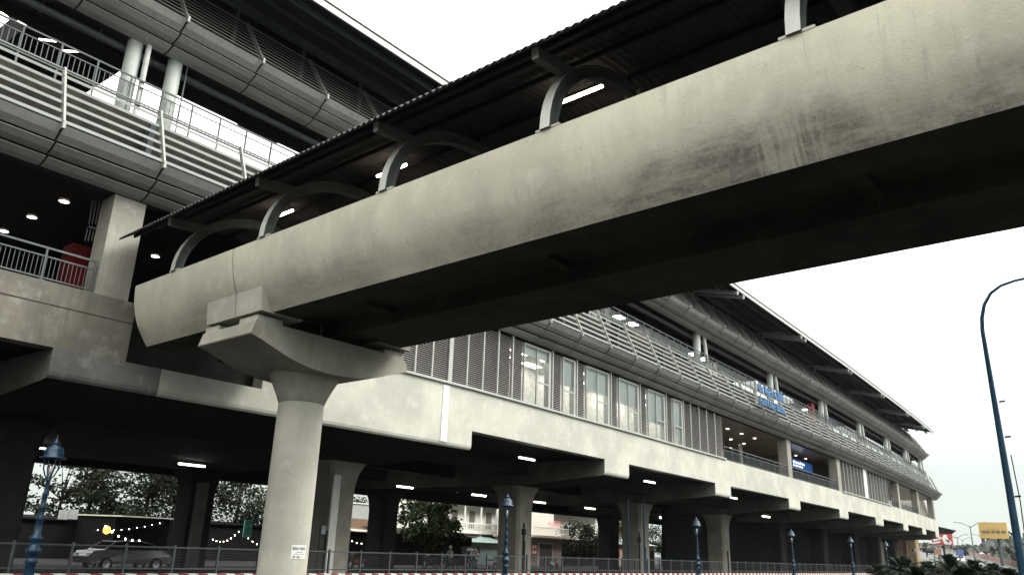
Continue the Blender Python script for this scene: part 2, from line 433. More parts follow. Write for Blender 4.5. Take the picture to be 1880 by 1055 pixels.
def pier_mesh(xc, yc, w=.82, h=5.72, fl=1.0):
    b = MB(); lv = [(0, 0), (4.2, 0), (4.7, .06), (5.1, .18), (5.4, .36), (h, .62)]
    ring = []
    c = .18
    for z, e in lv:
        hx = w + e * .8; hy = .9 + e * .4
        ring.append([(xc + sx * a, yc + sy * q, z) for sx, sy, a, q in ((-1, -1, hx - c, hy), (1, -1, hx - c, hy), (1, -1, hx, hy - c), (1, 1, hx, hy - c), (1, 1, hx - c, hy), (-1, 1, hx - c, hy), (-1, 1, hx, hy - c), (-1, -1, hx, hy - c))])
    for r0, r1 in zip(ring, ring[1:]):
        b.add(r0 + r1, [(j, (j + 1) % 8, 8 + (j + 1) % 8, 8 + j) for j in range(8)])
    return b
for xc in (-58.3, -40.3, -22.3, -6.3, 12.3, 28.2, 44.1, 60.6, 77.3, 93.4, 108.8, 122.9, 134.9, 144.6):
    B(pier_mesh(xc, 33.1), 'pier', 'shade_pier_concrete' if 20 < xc < 80 else 'deep_shade_concrete')  # piers outside the middle stretch get their shade from a darker colour
    B(pier_mesh(xc, 45.6), 'pier', 'deep_shade_concrete')
# drain pipes on the near piers
for xc in (28.2, 44.1, 60.6, 77.3):
    if xc == 28.2: B(MB().box(xc - .84, xc - .38, 32.12, 32.24, 0, 5.0), 'pipe_cover', 'strip_white')
    B(MB().tube([(xc - .3 if xc > 30 else xc - 1.05, 32.05, .1), (xc - .3 if xc > 30 else xc - 1.05, 32.05, 2.3)], .06, 6), 'drain_pipe', 'dark_metal')
# concourse level columns
for xc in (-4.9, 11.5, 76.85, 93.0, 121.0, 133.2, 144.4):
    bb = MB().box(xc - .54, xc + .54, 25.305, 26.2, 9.08, 12.6)
    B(bb, 'column', 'column_concrete')
# slabs of the concourse
B(MB().prism([(25.6, 12.58), (49.5, 12.58), (49.5, 12.9), (25.6, 12.9)], -75, 60, 0, 30), 'ceiling', 'ceiling_dark')
B(MB().prism([(25.6, 12.58), (49.5, 12.58), (49.5, 12.9), (25.6, 12.9)], 60.01, 146, 0, 20), 'ceiling', 'ceiling_brown')
B(MB().prism([(25.91, 8.96), (49.5, 8.96), (49.5, 9.06), (25.91, 9.06)], -75, 146, 0, 30), 'floor', 'floor_tile')
for q in ((-75, 33.3, 37.5, 37.8), (33.2, 33.5, 26, 37.4), (56, 56.3, 26, 37.4), (117.5, 117.8, 26, 40)): B(MB().box(*q, 9.06, 12.57, 0, 5), 'inner_wall', 'ceiling_dark')
for q in ((60, 117, 38.5, 38.8), (88.2, 88.5, 29, 38.4), (97.5, 97.8, 26, 38)): B(MB().box(*q, 9.06, 12.57, 0, 5), 'inner_wall', 'interior_brown')
b = MB(); b.box(69, 73.5, 34.0, 34.2, 9.06, 11.5); b.box(78.5, 80, 33.2, 35, 9.06, 12.5); b.box(83.8, 87, 33.8, 34, 9.06, 11.6)
B(b, 'ticket_booth', 'interior_wall')
B(MB().box(73.8, 78.2, 33.9, 34.05, 10.9, 11.9), 'ticket_hatch', 'louvre_back')
B(MB().box(84.6, 85.7, 33.5, 33.7, 9.2, 10.9), 'notice_board', 'red_paint')
B(MB().box(74.6, 75.0, 29.2, 29.4, 9.1, 12.2), 'light_strip', 'white_pipe')
# ---- louvres and windows of the concourse facade
def louvre(x0, x1, m0=.05):
    b = MB()
    b.box(x0 + m0, x1 - m0, 25.52, 25.55, 9.2, 12.56, 2)
    n = 33
    for i in range(n):
        z = 9.22 + i * .1
        b.prism([(25.36, z), (25.375, z - .012), (25.47, z + .05), (25.455, z + .062)], x0 + m0, x1 - m0, 0, 1, cap=False)
    b.box(x0 - .04, x0 + .05, 25.33, 25.42, 9.16, 12.6, 1)
    return B(b, 'louvre_panel', ['louvre_metal', 'frame_metal', 'louvre_back'])
LV = [17.7, 18.8, 19.9, 21.0, 22.2, 23.4, 24.57, 25.67, 26.82, 28.07, 29.37, 30.61, 31.82, 33.08, 34.16]
for a, c in zip(LV, LV[1:]): louvre(a, c)
for a, c in ((36.9, 38.0), (39.5, 40.55), (43.5, 44.55), (47.4, 48.5), (51.25, 52.4)): louvre(a, c)
LV = [54.05, 55.26, 56.75, 58.15, 59.7, 61.2]
for a, c in zip(LV, LV[1:]): louvre(a, c)
LV = [93.7 + 1.45 * i for i in range(16)]
for a, c in zip(LV, LV[1:]): louvre(a, c)
B(MB().box(27.93, 28.2, 25.29, 25.36, 9.16, 12.6), 'wide_mullion', 'frame_metal')
B(MB().box(103.2, 104.6, 25.27, 25.35, 9.16, 12.6), 'wide_mullion', 'strip_white')
B(MB().box(17.6, 61.3, 25.18, 25.33, 9.085, 9.2, 0, 4), 'sill', 'frame_metal'); B(MB().box(93.6, 115.6, 25.18, 25.33, 9.085, 9.2, 0, 4), 'sill', 'frame_metal')
def window(x0, x1, dbl, zb):
    fr = MB(); y = 25.38
    fr.box(x0, x0 + .07, y, y + .1, 9.2, 12.5); fr.box(x1 - .22, x1, y + .02, y + .34, 9.2, 12.5); fr.box(x0 + .07, x1 - .22, y, y + .1, 12.38, 12.5)
    fr.box(x0 + .07, x1 - .22, y, y + .1, 9.2, 9.27)
    xm = (x0 + x1 - .15) / 2 if dbl else x0 + .07
    if dbl: fr.box(xm - .03, xm + .03, y + .005, y + .09, 9.27, 12.38)
    fr.box(xm + (.03 if dbl else 0), x1 - .22, y + .01, y + .09, 10.5, 10.57)
    f = B(fr, 'window', 'frame_metal')
    gm = MB().add([(x0 + .07, y + .05, 9.27), (x1 - .22, y + .05, 9.27), (x1 - .22, y + .05, 12.38), (x0 + .07, y + .05, 12.38)], [(0, 1, 2, 3)])
    g = gm.build('pane', 'glass', None, warp=True)
    I = INV[ST.name]
    for vtx in g.data.vertices: vtx.co = I @ vtx.co
    g.parent = f
    bl = MB().box(x0 + .05, x1 - .05, y + .2, y + .22, zb, 12.52).build('blind', 'blind', None, warp=True)
    for vtx in bl.data.vertices: vtx.co = I @ vtx.co
    bl.parent = f
for a, c, d_, zb in ((34.16, 36.8, 1, 11.9), (38.02, 39.44, 0, 10.9), (40.6, 43.41, 1, 11.1), (44.6, 47.31, 1, 10.9), (48.58, 51.16, 1, 10.3), (52.46, 53.99, 0, 9.7)):
    window(a, c, d_, zb)
b = MB(); b.box(33.6, 55.9, 29.2, 29.4, 9.06, 12.5, 0, 4); b.box(33.52, 33.6, 26, 29.2, 9.06, 12.5); b.box(55.8, 55.9, 26, 29.2, 9.06, 12.5)
b.box(33.6, 55.9, 25.7, 29.2, 12.5, 12.56, 0, 4)
B(b, 'office_wall', 'interior_wall')
for i in range(7):
    for yy in (26.6, 28.1): B(MB().box(35.0 + i * 3.1, 36.6 + i * 3.1, yy, yy + .5, 12.46, 12.495), 'ceiling_panel', 'panel_glow')
pa, pb = at(371, 885, Y=43), at(357, 1012, Y=43)
MB().box(pb.x - .3, pb.x + .25, 42.9, 43.3, 0, pa.z).build('pipe_cover', 'half_shade_concrete', ST)
# ---- railings of the concourse openings
def railing(x0, x1, y=25.42, z=9.08, h=1.07, step=.13, post=1.5, mat='rail_metal', weave=False):
    b = MB(); n = int((x1 - x0) / post)
    for zz, r in ((z + h, .03), (z + h - .28, .022), (z + .1, .022)): b.box(x0, x1, y - r, y + r, zz - r, zz + r, 0, 4)
    for i in range(n + 1):
        x = x0 + .05 + i * (x1 - x0 - .1) / max(n, 1); b.box(x - .025, x + .025, y - .03, y + .03, z, z + h - .03)
        b.box(x - .1, x + .1, y - .08, y + .06, z - .002, z + .03)
    k = int((x1 - x0) / step)
    for i in range(k):
        x = x0 + (i + .5) * (x1 - x0) / k; b.box(x - .008, x + .008, y - .008, y + .008, z + .12, z + h - .3)
    o = B(b, 'railing', mat)
    return o
railing(-4.2, 10.9); railing(61.4, 76.25); railing(77.45, 92.4); railing(115.8, 120.4); railing(121.6, 132.6)
# ---- soffit cladding and slatted screens, bay by bay
def tier(xs, bot, kink, top, ns, sh, sp, rows=3, back=True):
    (by, bz), (ky, kz), (ty, tz) = bot, kink, top
    L = math.hypot(ty - ky, tz - kz); dy, dz = (ty - ky) / L, (tz - kz) / L
    for a, c in zip(xs, xs[1:]):
        b = MB(); g = .035
        P = []
        for r in range(rows + 1):
            f = r / rows; bul = .19 * math.sin(f * math.pi)
            P.append((by + (ky - by) * f - bul * .5, bz + (kz - bz) * f - bul))
        for r in range(rows):
            (y0, z0), (y1, z1) = P[r], P[r + 1]
            z0o = z0 + (.11 if r else 0); y0o = y0 + (.05 if r else 0)
            b.sheet([(y0o, z0o), ((y0o + y1) / 2 - .015, (z0o + z1) / 2 - .03), (y1, z1)], a + g, c - g, -.02, 0, 1)
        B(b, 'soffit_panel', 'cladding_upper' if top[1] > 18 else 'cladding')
        s = MB()
        for i in range(ns):
            t = (.26 if top[1] > 18 else .1) + i * sp; y, z = ky + dy * t, kz + dz * t
            s.prism([(y, z), (y + dy * sh, z + dz * sh), (y + dy * sh + .035, z + dz * sh + .012), (y + .035, z + .012)], a, c, 0, 1, cap=False)
        s.prism([(ty, tz), (ty + .05, tz), (ty + .05, tz + .05), (ty, tz + .05)], a, c, 0, 1, cap=False)
        m_ = .035
        s.add([(x, y, z) for x in (a - m_, a + m_) for y, z in ((ky - .08, kz), (ty - .08, tz + .06), (ty + .10, tz + .06), (ky + .16, kz))],
              [(0, 1, 2, 3), (7, 6, 5, 4), (0, 4, 5, 1), (3, 2, 6, 7), (1, 5, 6, 2), (0, 3, 7, 4)], 2)
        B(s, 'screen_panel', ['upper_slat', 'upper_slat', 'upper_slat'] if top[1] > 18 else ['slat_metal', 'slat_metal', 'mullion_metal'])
    for x in xs:
        fr = MB(); y1, z1 = ky + .05, kz - .02
        fr.add([(x + dx, y + oy, z + oz) for dx in (-.03, .03) for y, z, oy, oz in ((by, bz, 0, -.03), (ky, kz, -.06, -.06), (ky, kz, .05, .1), (by, bz, .0, .1))],
               [(0, 1, 2, 3), (7, 6, 5, 4), (0, 4, 5, 1), (3, 2, 6, 7), (1, 5, 6, 2), (0, 3, 7, 4)], 0)
        fr.box(x - .045, x + .045, ky - .09, ky + .08, kz - .13, kz + .12, 1)
        B(fr, 'screen_bracket', ['cladding_frame', 'mullion_metal'])
    w = MB()
    w.prism([(by + .05, bz + .12), (ky + .16, kz + .05), (ky + .16 + dy * .3, kz + .3), (by + .35, kz + .3), (by + .35, bz + .12)], xs[0], xs[-1], 0, len(xs))
    B(w, 'soffit_backing', 'cladding_frame')
XL = [8.53 + 3.29 * k for k in range(-5, 43)]
XU = [8.75 + 3.3 * k for k in range(-5, 42)]
tier(XL, (25.3, 12.62), (24.15, 13.72), (25.15, 16.1), 6, .14, .42)
tier(XU, (26.2, 19.05), (24.9, 20.08), (26.5, 22.5), 9, .07, .32)
B(MB().prism([(25.28, 12.605), (25.6, 12.605), (25.6, 12.8), (25.28, 12.7)], -8, 146.5, 0, 30), 'soffit_joint', 'seal')
B(MB().prism([(25.85, 13.9), (25.95, 13.9), (26.0, 15.95), (25.9, 15.95)], -8, 146.5, 0, 30), 'parapet_wall', 'dark_wall')
for x in XL[::2]: B(MB().box(x - .1, x + .1, 25.45, 25.8, 13.9, 15.7), 'screen_post', 'purlin_metal')
B(MB().prism([(26.0, 15.7), (30, 15.7), (30, 16.05), (26.0, 16.05)], -8, 146.5, 0, 30), 'platform_slab', 'dark_wall')
B(MB().prism([(44, 15.7), (50, 15.7), (50, 16.05), (44, 16.05)], -8, 146.5, 0, 30), 'platform_slab', 'dark_wall')
# platform railing with fine bars
for a in range(16):
    x0 = -7 + a * 9.6; x1 = min(x0 + 9.55, 146)
    b = MB(); y = 26.02
    for zz, r in ((17.47, .028), (17.2, .018), (16.5, .03)): b.box(x0, x1, y - r, y + r, zz - r, zz + r, 0, 4.8)
    n = 8
    for i in range(n): x = x0 + i * 1.2; b.box(x - .025, x + .025, y - .03, y + .03, 16.05, 17.46)
    for i in range(int((x1 - x0) / .17)): x = x0 + i * .17; b.box(x - .012, x + .012, y - .008, y + .008, 16.5, 17.2)
    if x0 > 35: b.add([(x0, y + .02, 16.5), (x1, y + .02, 16.5), (x1, y + .02, 17.2), (x0, y + .02, 17.2)], [(0, 1, 2, 3)], 1)
    B(b, 'platform_railing', ['rail_metal', 'rail_weave'])
# platform columns
for xc in (11.75, 28.2, 44.1, 60.3, 77.2, 93.4, 109.0, 122.8, 134.5, 144.5):
    if xc < 20:
        B(MB().tube([(11.07, 26.5, 16.05), (11.07, 26.5, 19.3)], .27, 16), 'platform_column', 'platform_column')
        B(MB().tube([(11.42, 26.15, 16.0), (11.42, 26.15, 19.2)], .1, 10), 'downpipe', 'white_pipe')
        c_ = B(MB().tube([(12.65, 26.5, 16.05), (12.65, 26.5, 19.3)], .27, 16), 'platform_column', 'platform_column')
        B(MB().tube([(13.1, 26.4, 16.05), (13.1, 26.4, 19.3)], .03, 6), 'conduit', 'grey_pipe')
    else:
        B(MB().tube([(xc - .9, 26.5, 16.05), (xc - .75, 26.5, 19.3)], .3, 12), 'platform_column', 'platform_column')
        B(MB().tube([(xc + .8, 26.3, 16.05), (xc + .2, 26.3, 19.3)], .16, 8), 'downpipe', 'white_pipe')
# ceiling behind the upper soffit, pipe run
B(MB().prism([(27.5, 19.6), (27.7, 19.6), (27.7, 23.8), (27.5, 23.75)], -8, 145, 0, 30), 'attic_wall', 'black_steel')
B(MB().prism([(26.25, 19.25), (28.3, 19.35), (28.3, 19.6), (26.25, 19.6)], -8, 145, 0, 30), 'canopy_ceiling', 'black_steel')
b = MB().tube([(x, 26.95, 18.98) for x in range(-8, 145, 3)], .14, 8)
for x in range(-8, 145, 2): b.tube([(x - .04, 26.95, 18.98), (x + .04, 26.95, 18.98)], .17, 8); b.box(x - .02, x + .02, 26.93, 26.97, 19.1, 19.3)
B(b, 'roof_pipe', 'grey_pipe')
B(MB().prism([(28.0, 18.9), (28.25, 18.9), (28.25, 19.3), (28.0, 19.3)], -8, 145, 0, 30), 'canopy_beam', 'black_steel')
b = MB()
x = -8
while x < 145:
    b.box(x, x + 3.6, 33.0, 33.15, 21.86, 21.98); b.box(x + 3.6, x + 6, 33.0, 33.3, 21.8, 21.98); x += 6
B(b, 'skylight_beam', 'dark_metal')
# stair canopies and rooms up on the platform
for (x0, x1) in ((8.3, 11.6),):
    b = MB(); b.box(x0, x1, 29.2, 33.5, 20.0, 20.5); b.box(x0 + .4, x1 - .8, 33.5, 36, 19.6, 20.3)
    for k in range(4): b.box(x0 + k * 1.1, x0 + k * 1.1 + .2, 29.0, 36, 19.3, 20.0)
    b.tube([(x0 + .5, 30, 16.1), (x0 + 1.8, 31, 20)], .1, 6); b.tube([(x0 + 2.2, 31, 16.1), (x0 + 1.5, 31, 20)], .12, 6)
    B(b, 'stair_canopy', 'black_steel')
b = MB()
for k in range(5): b.tube([(6.4 + k * .8, 29.1, 19.22 + .25 * math.sin(k * 1.3)), (7.0 + k * .8, 29.1, 19.3)], .035, 5)
B(b, 'canopy_light', 'tube_glow')
for (x0, x1, mt) in ((56, 59.3, 'interior_brown'), (69.5, 72.5, 'interior_wall'), (101, 104, 'dark_wall')):
    B(MB().box(x0, x1, 29, 31.2, 16.05, 19.2), 'platform_room', mt)
    B(MB().box(x0 - 6, x1 + 7, 28.8, 33.5, 19.3, 19.7, 0, 4), 'platform_canopy', 'roof_under')
    b = MB()
    for k in range(2): b.box(x0 - 4 + k * 2.2, x0 - 3 + k * 2.2, 29.5, 30.1, 19.24, 19.29)
    B(b, 'canopy_light', 'panel_glow')
B(MB().box(90.2, 91.2, 26.8, 27.3, 16.05, 18.6), 'fire_cabinet', 'red_paint')
b = MB(); b.box(82.2, 85.3, 28.9, 29.1, 17.9, 18.4); b.box(82.4, 85.3, 28.9, 29.1, 17.2, 17.7); B(b, 'light_box', 'screen_white')
B(MB().box(98.0, 102.6, 27.6, 27.7, 17.9, 18.5), 'hanging_sign', 'sign_blue')
# ---- roof
def rz(y): return 22.75 + .25 * (y - 23)
RX0, RX1 = -8, 139.5
B(MB().prism([(23.0, 22.85), (31, rz(31)), (31, rz(31) + .3), (23.0, 23.1)], RX0, RX1, 0, 34), 'roof', 'roof_under')
b = MB(); b.prism([(22.9, 22.52), (22.99, 22.52), (22.99, 22.82), (22.9, 22.82)], RX0, RX1, 0, 34); b.prism([(22.82, 22.845), (22.99, 22.845), (22.99, 23.15), (22.82, 23.15)], RX0, RX1, 0, 34)
b.prism([(22.95, 22.8), (22.99, 22.8), (22.99, 22.86), (22.95, 22.86)], RX0, RX1, 1, 34)
B(b, 'roof_fascia', ['fascia_metal', 'seal'])
b = MB(); b.prism([(26.7, 23.25), (26.95, 23.25), (26.95, 23.6), (26.7, 23.6)], RX0, RX1, 0, 34)
b.prism([(23.85, 22.75), (24.05, 22.75), (24.05, 22.95), (23.85, 22.95)], RX0, RX1, 0, 34)
b.prism([(25.3, 23.15), (25.4, 23.15), (25.4, 23.3), (25.3, 23.3)], RX0, RX1, 0, 34)
B(b, 'purlin', 'purlin_metal')
for k in range(42): x = -6 + k * 3.5; B(MB().box(x - .07, x + .07, 26.75, 26.9, 21.5, 23.26), 'roof_strut', 'purlin_metal')
for k, xc in enumerate((11, 27.5, 43.7, 60, 76.0, 92.2, 107.0, 121.0, 131.5)):
    B(MB().tube([(xc, 27.2, 23.35), (xc, 22.93, 22.28)], .17, 10), 'roof_bracket', 'pipe_metal')
    B(MB().tube([(xc + 1.3, 27.2, 23.35), (xc + 1.3, 22.93, 22.28)], .17, 10), 'roof_bracket', 'pipe_metal')
    B(MB().tube([(xc - 1.5, 26.4, 22.0), (xc - 1.5, 26.1, 22.45), (xc - 1.5, 25.6, 22.68), (xc - 1.5, 24.5, 22.72), (xc - 1.5, 23.9, 22.35)], .05, 6), 'lamp_arm', 'pipe_metal')
# red riser and cabinet behind the left balcony rail
b = MB(); b.tube([at(190, 378, Y=26.9), at(174, 500, Y=26.9)], .11, 10); B_ = b.build('fire_riser', 'red_paint', ST)
c0 = at(118, 520, Y=27.6); c1 = at(168, 455, Y=27.6)
MB().box(c0.x, c1.x, 27.6, 28.3, 9.1, at(140, 447, Y=27.6).z).build('fire_cabinet', 'red_dark', ST)
b = MB()
for k in range(3):
    p = at(171 + 6 * k, 368, Y=26.6); q = at(163 + 6 * k, 412, Y=26.6); b.tube([p, q], .018, 5)
    p = at(161 + 6 * k, 418, Y=26.6); q = at(156 + 6 * k, 442, Y=26.6); b.tube([p, q], .018, 5)
p = at(163, 416, Y=26.5); q = at(202, 427, Y=26.5); b.tube([p, q], .035, 6)
b.build('conduit', 'rail_metal', ST)
# ---- downlights of the concourse ceiling: each lamp a thing
lamp0 = None
def downlight(x, y, lab):
    global lamp0
    if lamp0 is None:
        r = thing('ceiling_downlight', (x, y, 12.57), lab, 'ceiling light', 'round downlights in the concourse ceiling')
        MB().lathe([(.19, 0), (.19, -.03), (.16, -.035), (.155, -.015)], seg=16).build('trim_ring', 'slat_metal', r, local=True)
        MB().lathe([(.001, -.02), (.155, -.02)], seg=16).build('diffuser', 'down_glow', r, local=True)
        lamp0 = r
    else:
        r = copy_tree(lamp0); r.location = (x, y, 12.57); r['label'] = lab
pos_l = ['highest and rightmost', 'middle', 'lowest, nearest the left edge']
for k, y in enumerate((27.68, 30.17, 32.6)): downlight(10.35, y, 'lit round downlight over the left balcony, %s of three' % pos_l[k])
downlight(15.1, 30.15, 'lit round downlight just right of the left concrete column')
downlight(15.1, 27.7, 'lit round downlight seen through the first steel arch of the footbridge')
n_ = 0
for x, y, w in ((67.85, 27.63, 'leftmost'), (71.15, 27.66, 'second from the left'), (74.34, 27.64, 'rightmost')):
    downlight(x, y, 'lit round downlight in the brown concourse ceiling, %s of the front row' % w)
for x, y, w in ((74.16 - 3.3, 29.93, 'left'), (74.16, 29.93, 'middle'), (77.5, 29.95, 'right')):
    downlight(x, y, 'lit round downlight in the brown concourse ceiling, %s one of the second row' % w)
for x, y, w in ((73.6, 32.5, 'left'), (76.9, 32.5, 'middle'), (80.2, 32.5, 'right')):
    downlight(x, y, 'lit round downlight in the brown concourse ceiling, %s one of the third row, deepest inside' % w)
downlight(88.7, 28.5, 'lit round downlight above the blue hanging sign, left of two'); downlight(92.0, 28.5, 'lit round downlight above the blue hanging sign, right of two')
# hanging direction sign inside the concourse
r = thing('hanging_direction_sign', (82.2, 28.0, 11.6), 'blue direction sign with white writing hanging in the right concourse opening', 'sign')
a = at(1454, 840, Y=28.0); c = at(1491, 855, Y=28.0)
hz = .95; w_ = c.x - a.x
r.location = (a.x, 28.0, a.z - hz); INV[r.name] = Matrix.Translation(r.location).inverted()
MB().box(0, w_, 0, .12, 0, hz).build('sign_panel', 'sign_blue_lit', r, local=True)
move(fit_text('Bến Xe Suối Tiên', w_ * .55, hz * .34, .01), .25, -.02, hz * .52).build('writing', 'sign_text_lit', r, local=True)
move(fit_text('Suoi Tien Terminal', w_ * .45, hz * .2, .01), .25, -.02, hz * .2).build('writing', 'sign_text_lit', r, local=True)
MB().box(.5, .54, .04, .08, hz, 12.55 - (a.z - hz)).box(w_ - .5, w_ - .46, .04, .08, hz, 12.55 - (a.z - hz)).build('hanger', 'dark_metal', r, local=True)
# station name in blue letters in front of the slats
sx = 65.7
r = thing('station_name_sign', (sx, 23.85, 14.2), 'blue raised letters reading Ga Rạch Chiếc, Rach Chiec Station on the slatted screen', 'sign')
move(fit_text('Ga Rạch Chiếc', 6.4, 1.15, .06, .006), 0, 0, .86).build('letters', 'letter_blue', r, local=True)
move(fit_text('Rach Chiec Station', 6.1, .66, .05, .004), .25, 0, .0).build('letters', 'letter_blue', r, local=True)
MB().box(-.1, 6.6, .22, .28, .74, .79).build('rail', 'frame_metal', r, local=True); MB().box(-.1, 6.6, .22, .28, -.08, -.03).build('rail', 'frame_metal', r, local=True)
MB().box(-.15, -.05, .12, .3, -.1, 1.95).build('end_post', 'frame_metal', r, local=True)
#@@BRIDGE
# ================================================================== FOOTBRIDGE
AZ = 0.0475236
RB = Matrix.Rotation(-AZ, 4, 'Z')
def bw(v, u, z): return RB @ Vector((v, u, z))
BR = thing('footbridge', tuple(bw(13.75, 0, 7.5)), 'concrete footbridge with curved trough sides and a dark corrugated roof on steel arches, crossing overhead', 'footbridge', rz=-AZ)
def BB(mb, name, mat): mb.rot(RB); return mb.build(name, mat, BR)
U0, U1 = -24, 25.2
def spline(P, m=4):
    o_ = []
    for i in range(len(P) - 1):
        p0, p1, p2, p3 = P[max(i - 1, 0)], P[i], P[i + 1], P[min(i + 2, len(P) - 1)]
        for j in range(m):
            t_ = j / m
            o_.append(tuple(.5 * (2 * p1[k] + (p2[k] - p0[k]) * t_ + (2 * p0[k] - 5 * p1[k] + 4 * p2[k] - p3[k]) * t_ ** 2 + (3 * p1[k] - p0[k] - 3 * p2[k] + p3[k]) * t_ ** 3) for k in (0, 1)))
    return o_ + [P[-1]]
near = [(11.42, 7.5), (11.2, 7.8), (11.01, 8.1), (10.88, 8.4), (10.78, 8.75), (10.725, 9.1), (10.71, 9.38)]
near = spline(near)
inn = [(10.93, 9.38), (10.98, 9.1), (11.15, 8.6), (11.4, 8.25), (13.75, 8.25)]
botl = [(13.75, 7.9), (12.35, 7.9), (12.27, 7.5)]
def mir(P): return [(27.5 - v, z) for v, z in P][::-1]
botr = [(13.98, 7.5), (13.9, 7.9), (13.75, 7.9)]
far = [(27.5 - v, z) for v, z in near]
PROF = near + inn[:-1] + mir(inn[:-1]) + far[::-1] + botr[:2] + botl[1:]
def girder(u0, u1):
    b = MB(); n = 2
    k = len(PROF)
    us = [u0, u1]
    vs = [(v, u, z) for u in us for v, z in PROF]
    for j in range(k):
        a, c = j, (j + 1) % k
        side = 0 if (j < 6 or j >= k - 0) else 0
        za, zc, vm = PROF[a][1], PROF[c][1], (PROF[a][0] + PROF[c][0]) / 2
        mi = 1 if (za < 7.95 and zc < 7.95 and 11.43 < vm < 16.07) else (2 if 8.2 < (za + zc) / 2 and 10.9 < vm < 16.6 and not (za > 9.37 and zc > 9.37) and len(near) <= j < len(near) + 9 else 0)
        q = [vs[a], vs[c], vs[c + k], vs[a + k]]
        b.add(q, [(0, 3, 2, 1)], mi, False)
    b.add(vs[:k], [tuple(range(k))[::-1]], 0); b.add(vs[k:], [tuple(range(k))], 0)
    me = b
    return me
for a, c in ((U0, -11.4), (-11.37, 3.374), (3.376, 19.38), (19.43, U1)):
    o = BB(girder(a, c), 'girder', ['bridge_concrete', 'shaded_soffit_concrete', 'dark_wall'])  # undersides take the shaded copy; inner faces darkened to cut bounce onto the roof
    for p in o.data.polygons:
        n_ = p.normal
        if abs(n_.z) < .93 and abs(n_.x) > .2: p.use_smooth = True
    bmx = bmesh.new(); bmx.from_mesh(o.data); bmesh.ops.remove_doubles(bmx, verts=bmx.verts, dist=.0005); bmx.to_mesh(o.data); bmx.free()
    o.data.set_sharp_from_angle(angle=math.radians(28))
def jm(u, w):
    b = MB(); k = len(near); P = [(v + .03, z) for v, z in near]
    vs = [(v, uu, z) for uu in (u - w, u + w) for v, z in P]
    return b.add(vs, [(j, j + 1, j + 1 + k, j + k) for j in range(k - 1)])
BB(jm(19.405, .03), 'expansion_joint', 'seal'); BB(jm(3.375, .012), 'expansion_joint', 'seal')
for u in (-8, -3.2, 3.4, 10.1, 16.2, 22.5): BB(MB().box(12.36, 13.88, u - .15, u + .15, 7.74, 7.895), 'cross_rib', 'shaded_soffit_concrete')
# bearing corbels either side of the joint
def corbel(u0, u1, sgn):
    b = MB(); f = (lambda v: v) if sgn < 0 else (lambda v: 27.5 - v)
    pr = [(f(11.06), 7.47), (f(10.98), 8.12), (f(11.6), 8.14), (f(12.4), 7.47)]
    if sgn > 0: pr = pr[::-1]
    b.sweep_y(pr, u0, u1)
    return b
for sg in (-1, 1):
    BB(corbel(18.15, 19.38, sg), 'corbel', 'cap_concrete' if sg > 0 else 'pier_concrete')
    BB(corbel(19.43, 20.9, sg), 'corbel', 'cap_concrete' if sg > 0 else 'pier_concrete')
# steel arches with an outward bracket on each side
def arch_pts(a, bb, n=26, t0=0, t1=math.pi):
    return [(13.75 - a * math.cos(t0 + (t1 - t0) * i / n), 9.4 + bb * math.sin(t0 + (t1 - t0) * i / n)) for i in range(n + 1)]
def arch_mb(u):
    b = MB(); O = arch_pts(3.10, 2.55); I = arch_pts(2.82, 2.27); w = .12
    n = len(O)
    for pa, pb, mi in ((O, O, 0), ):
        vs = [(v, u + s * w, z) for v, z in O for s in (-1, 1)]
        b.add(vs, [(2 * i, 2 * i + 2, 2 * i + 3, 2 * i + 1) for i in range(n - 1)], 0)
        vs = [(v, u + s * w, z) for v, z in I for s in (-1, 1)]
        b.add(vs, [(2 * i, 2 * i + 1, 2 * i + 3, 2 * i + 2) for i in range(n - 1)], 1)
        M_ = arch_pts(2.96, 2.41)
    for s in (-1, 1):      # recessed web between two flanges
        for (A, Bp, off) in ((O, arch_pts(3.05, 2.5), 0), (arch_pts(2.87, 2.32), I, 0), (arch_pts(3.05, 2.5), arch_pts(2.87, 2.32), .05)):
            vs = [(v, u + s * (w - off), z) for v, z in A] + [(v, u + s * (w - off), z) for v, z in Bp]
            b.add(vs, [(i, i + 1, n + i + 1, n + i) if s < 0 else (i, n + i, n + i + 1, i + 1) for i in range(n - 1)], 1)
        for A in (arch_pts(3.05, 2.5), arch_pts(2.87, 2.32)):
            vs = [(v, u + s * w, z) for v, z in A] + [(v, u + s * (w - .05), z) for v, z in A]
            b.add(vs, [(i, i + 1, n + i + 1, n + i) for i in range(n - 1)], 1)
    return b
US = [-20.4, -15.6, -10.8, -6.05, -1.25, 3.5, 8.39, 13.13, 18.0, 22.75]
for u in US:
    BB(arch_mb(u), 'arch', ['arch_steel', 'arch_shade_steel'])  # outer face in the lit tone, web and inner faces painted as shaded
    for sg in (-1, 1):
        f = (lambda v: v) if sg < 0 else (lambda v: 27.5 - v)
        b = MB()
        b.sweep_y([(f(10.32), 10.78), (f(10.30), 11.02), (f(11.5), 11.16), (f(11.2), 10.86)][::(1 if sg < 0 else -1)], u - .085, u + .085)
        o = BB(b, 'bracket', ['arch_shade_steel', 'arch_steel'])
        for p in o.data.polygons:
            if len(p.vertices) == 4 and p.area < .06 and abs(p.normal.x) > .8: p.material_index = 1  # small end face painted in the lit tone
        b = MB().box(min(f(10.70), f(11.0)), max(f(10.70), f(11.0)), u - .32, u + .26, 9.385, 9.44)
        BB(b, 'base_plinth', 'pier_concrete')
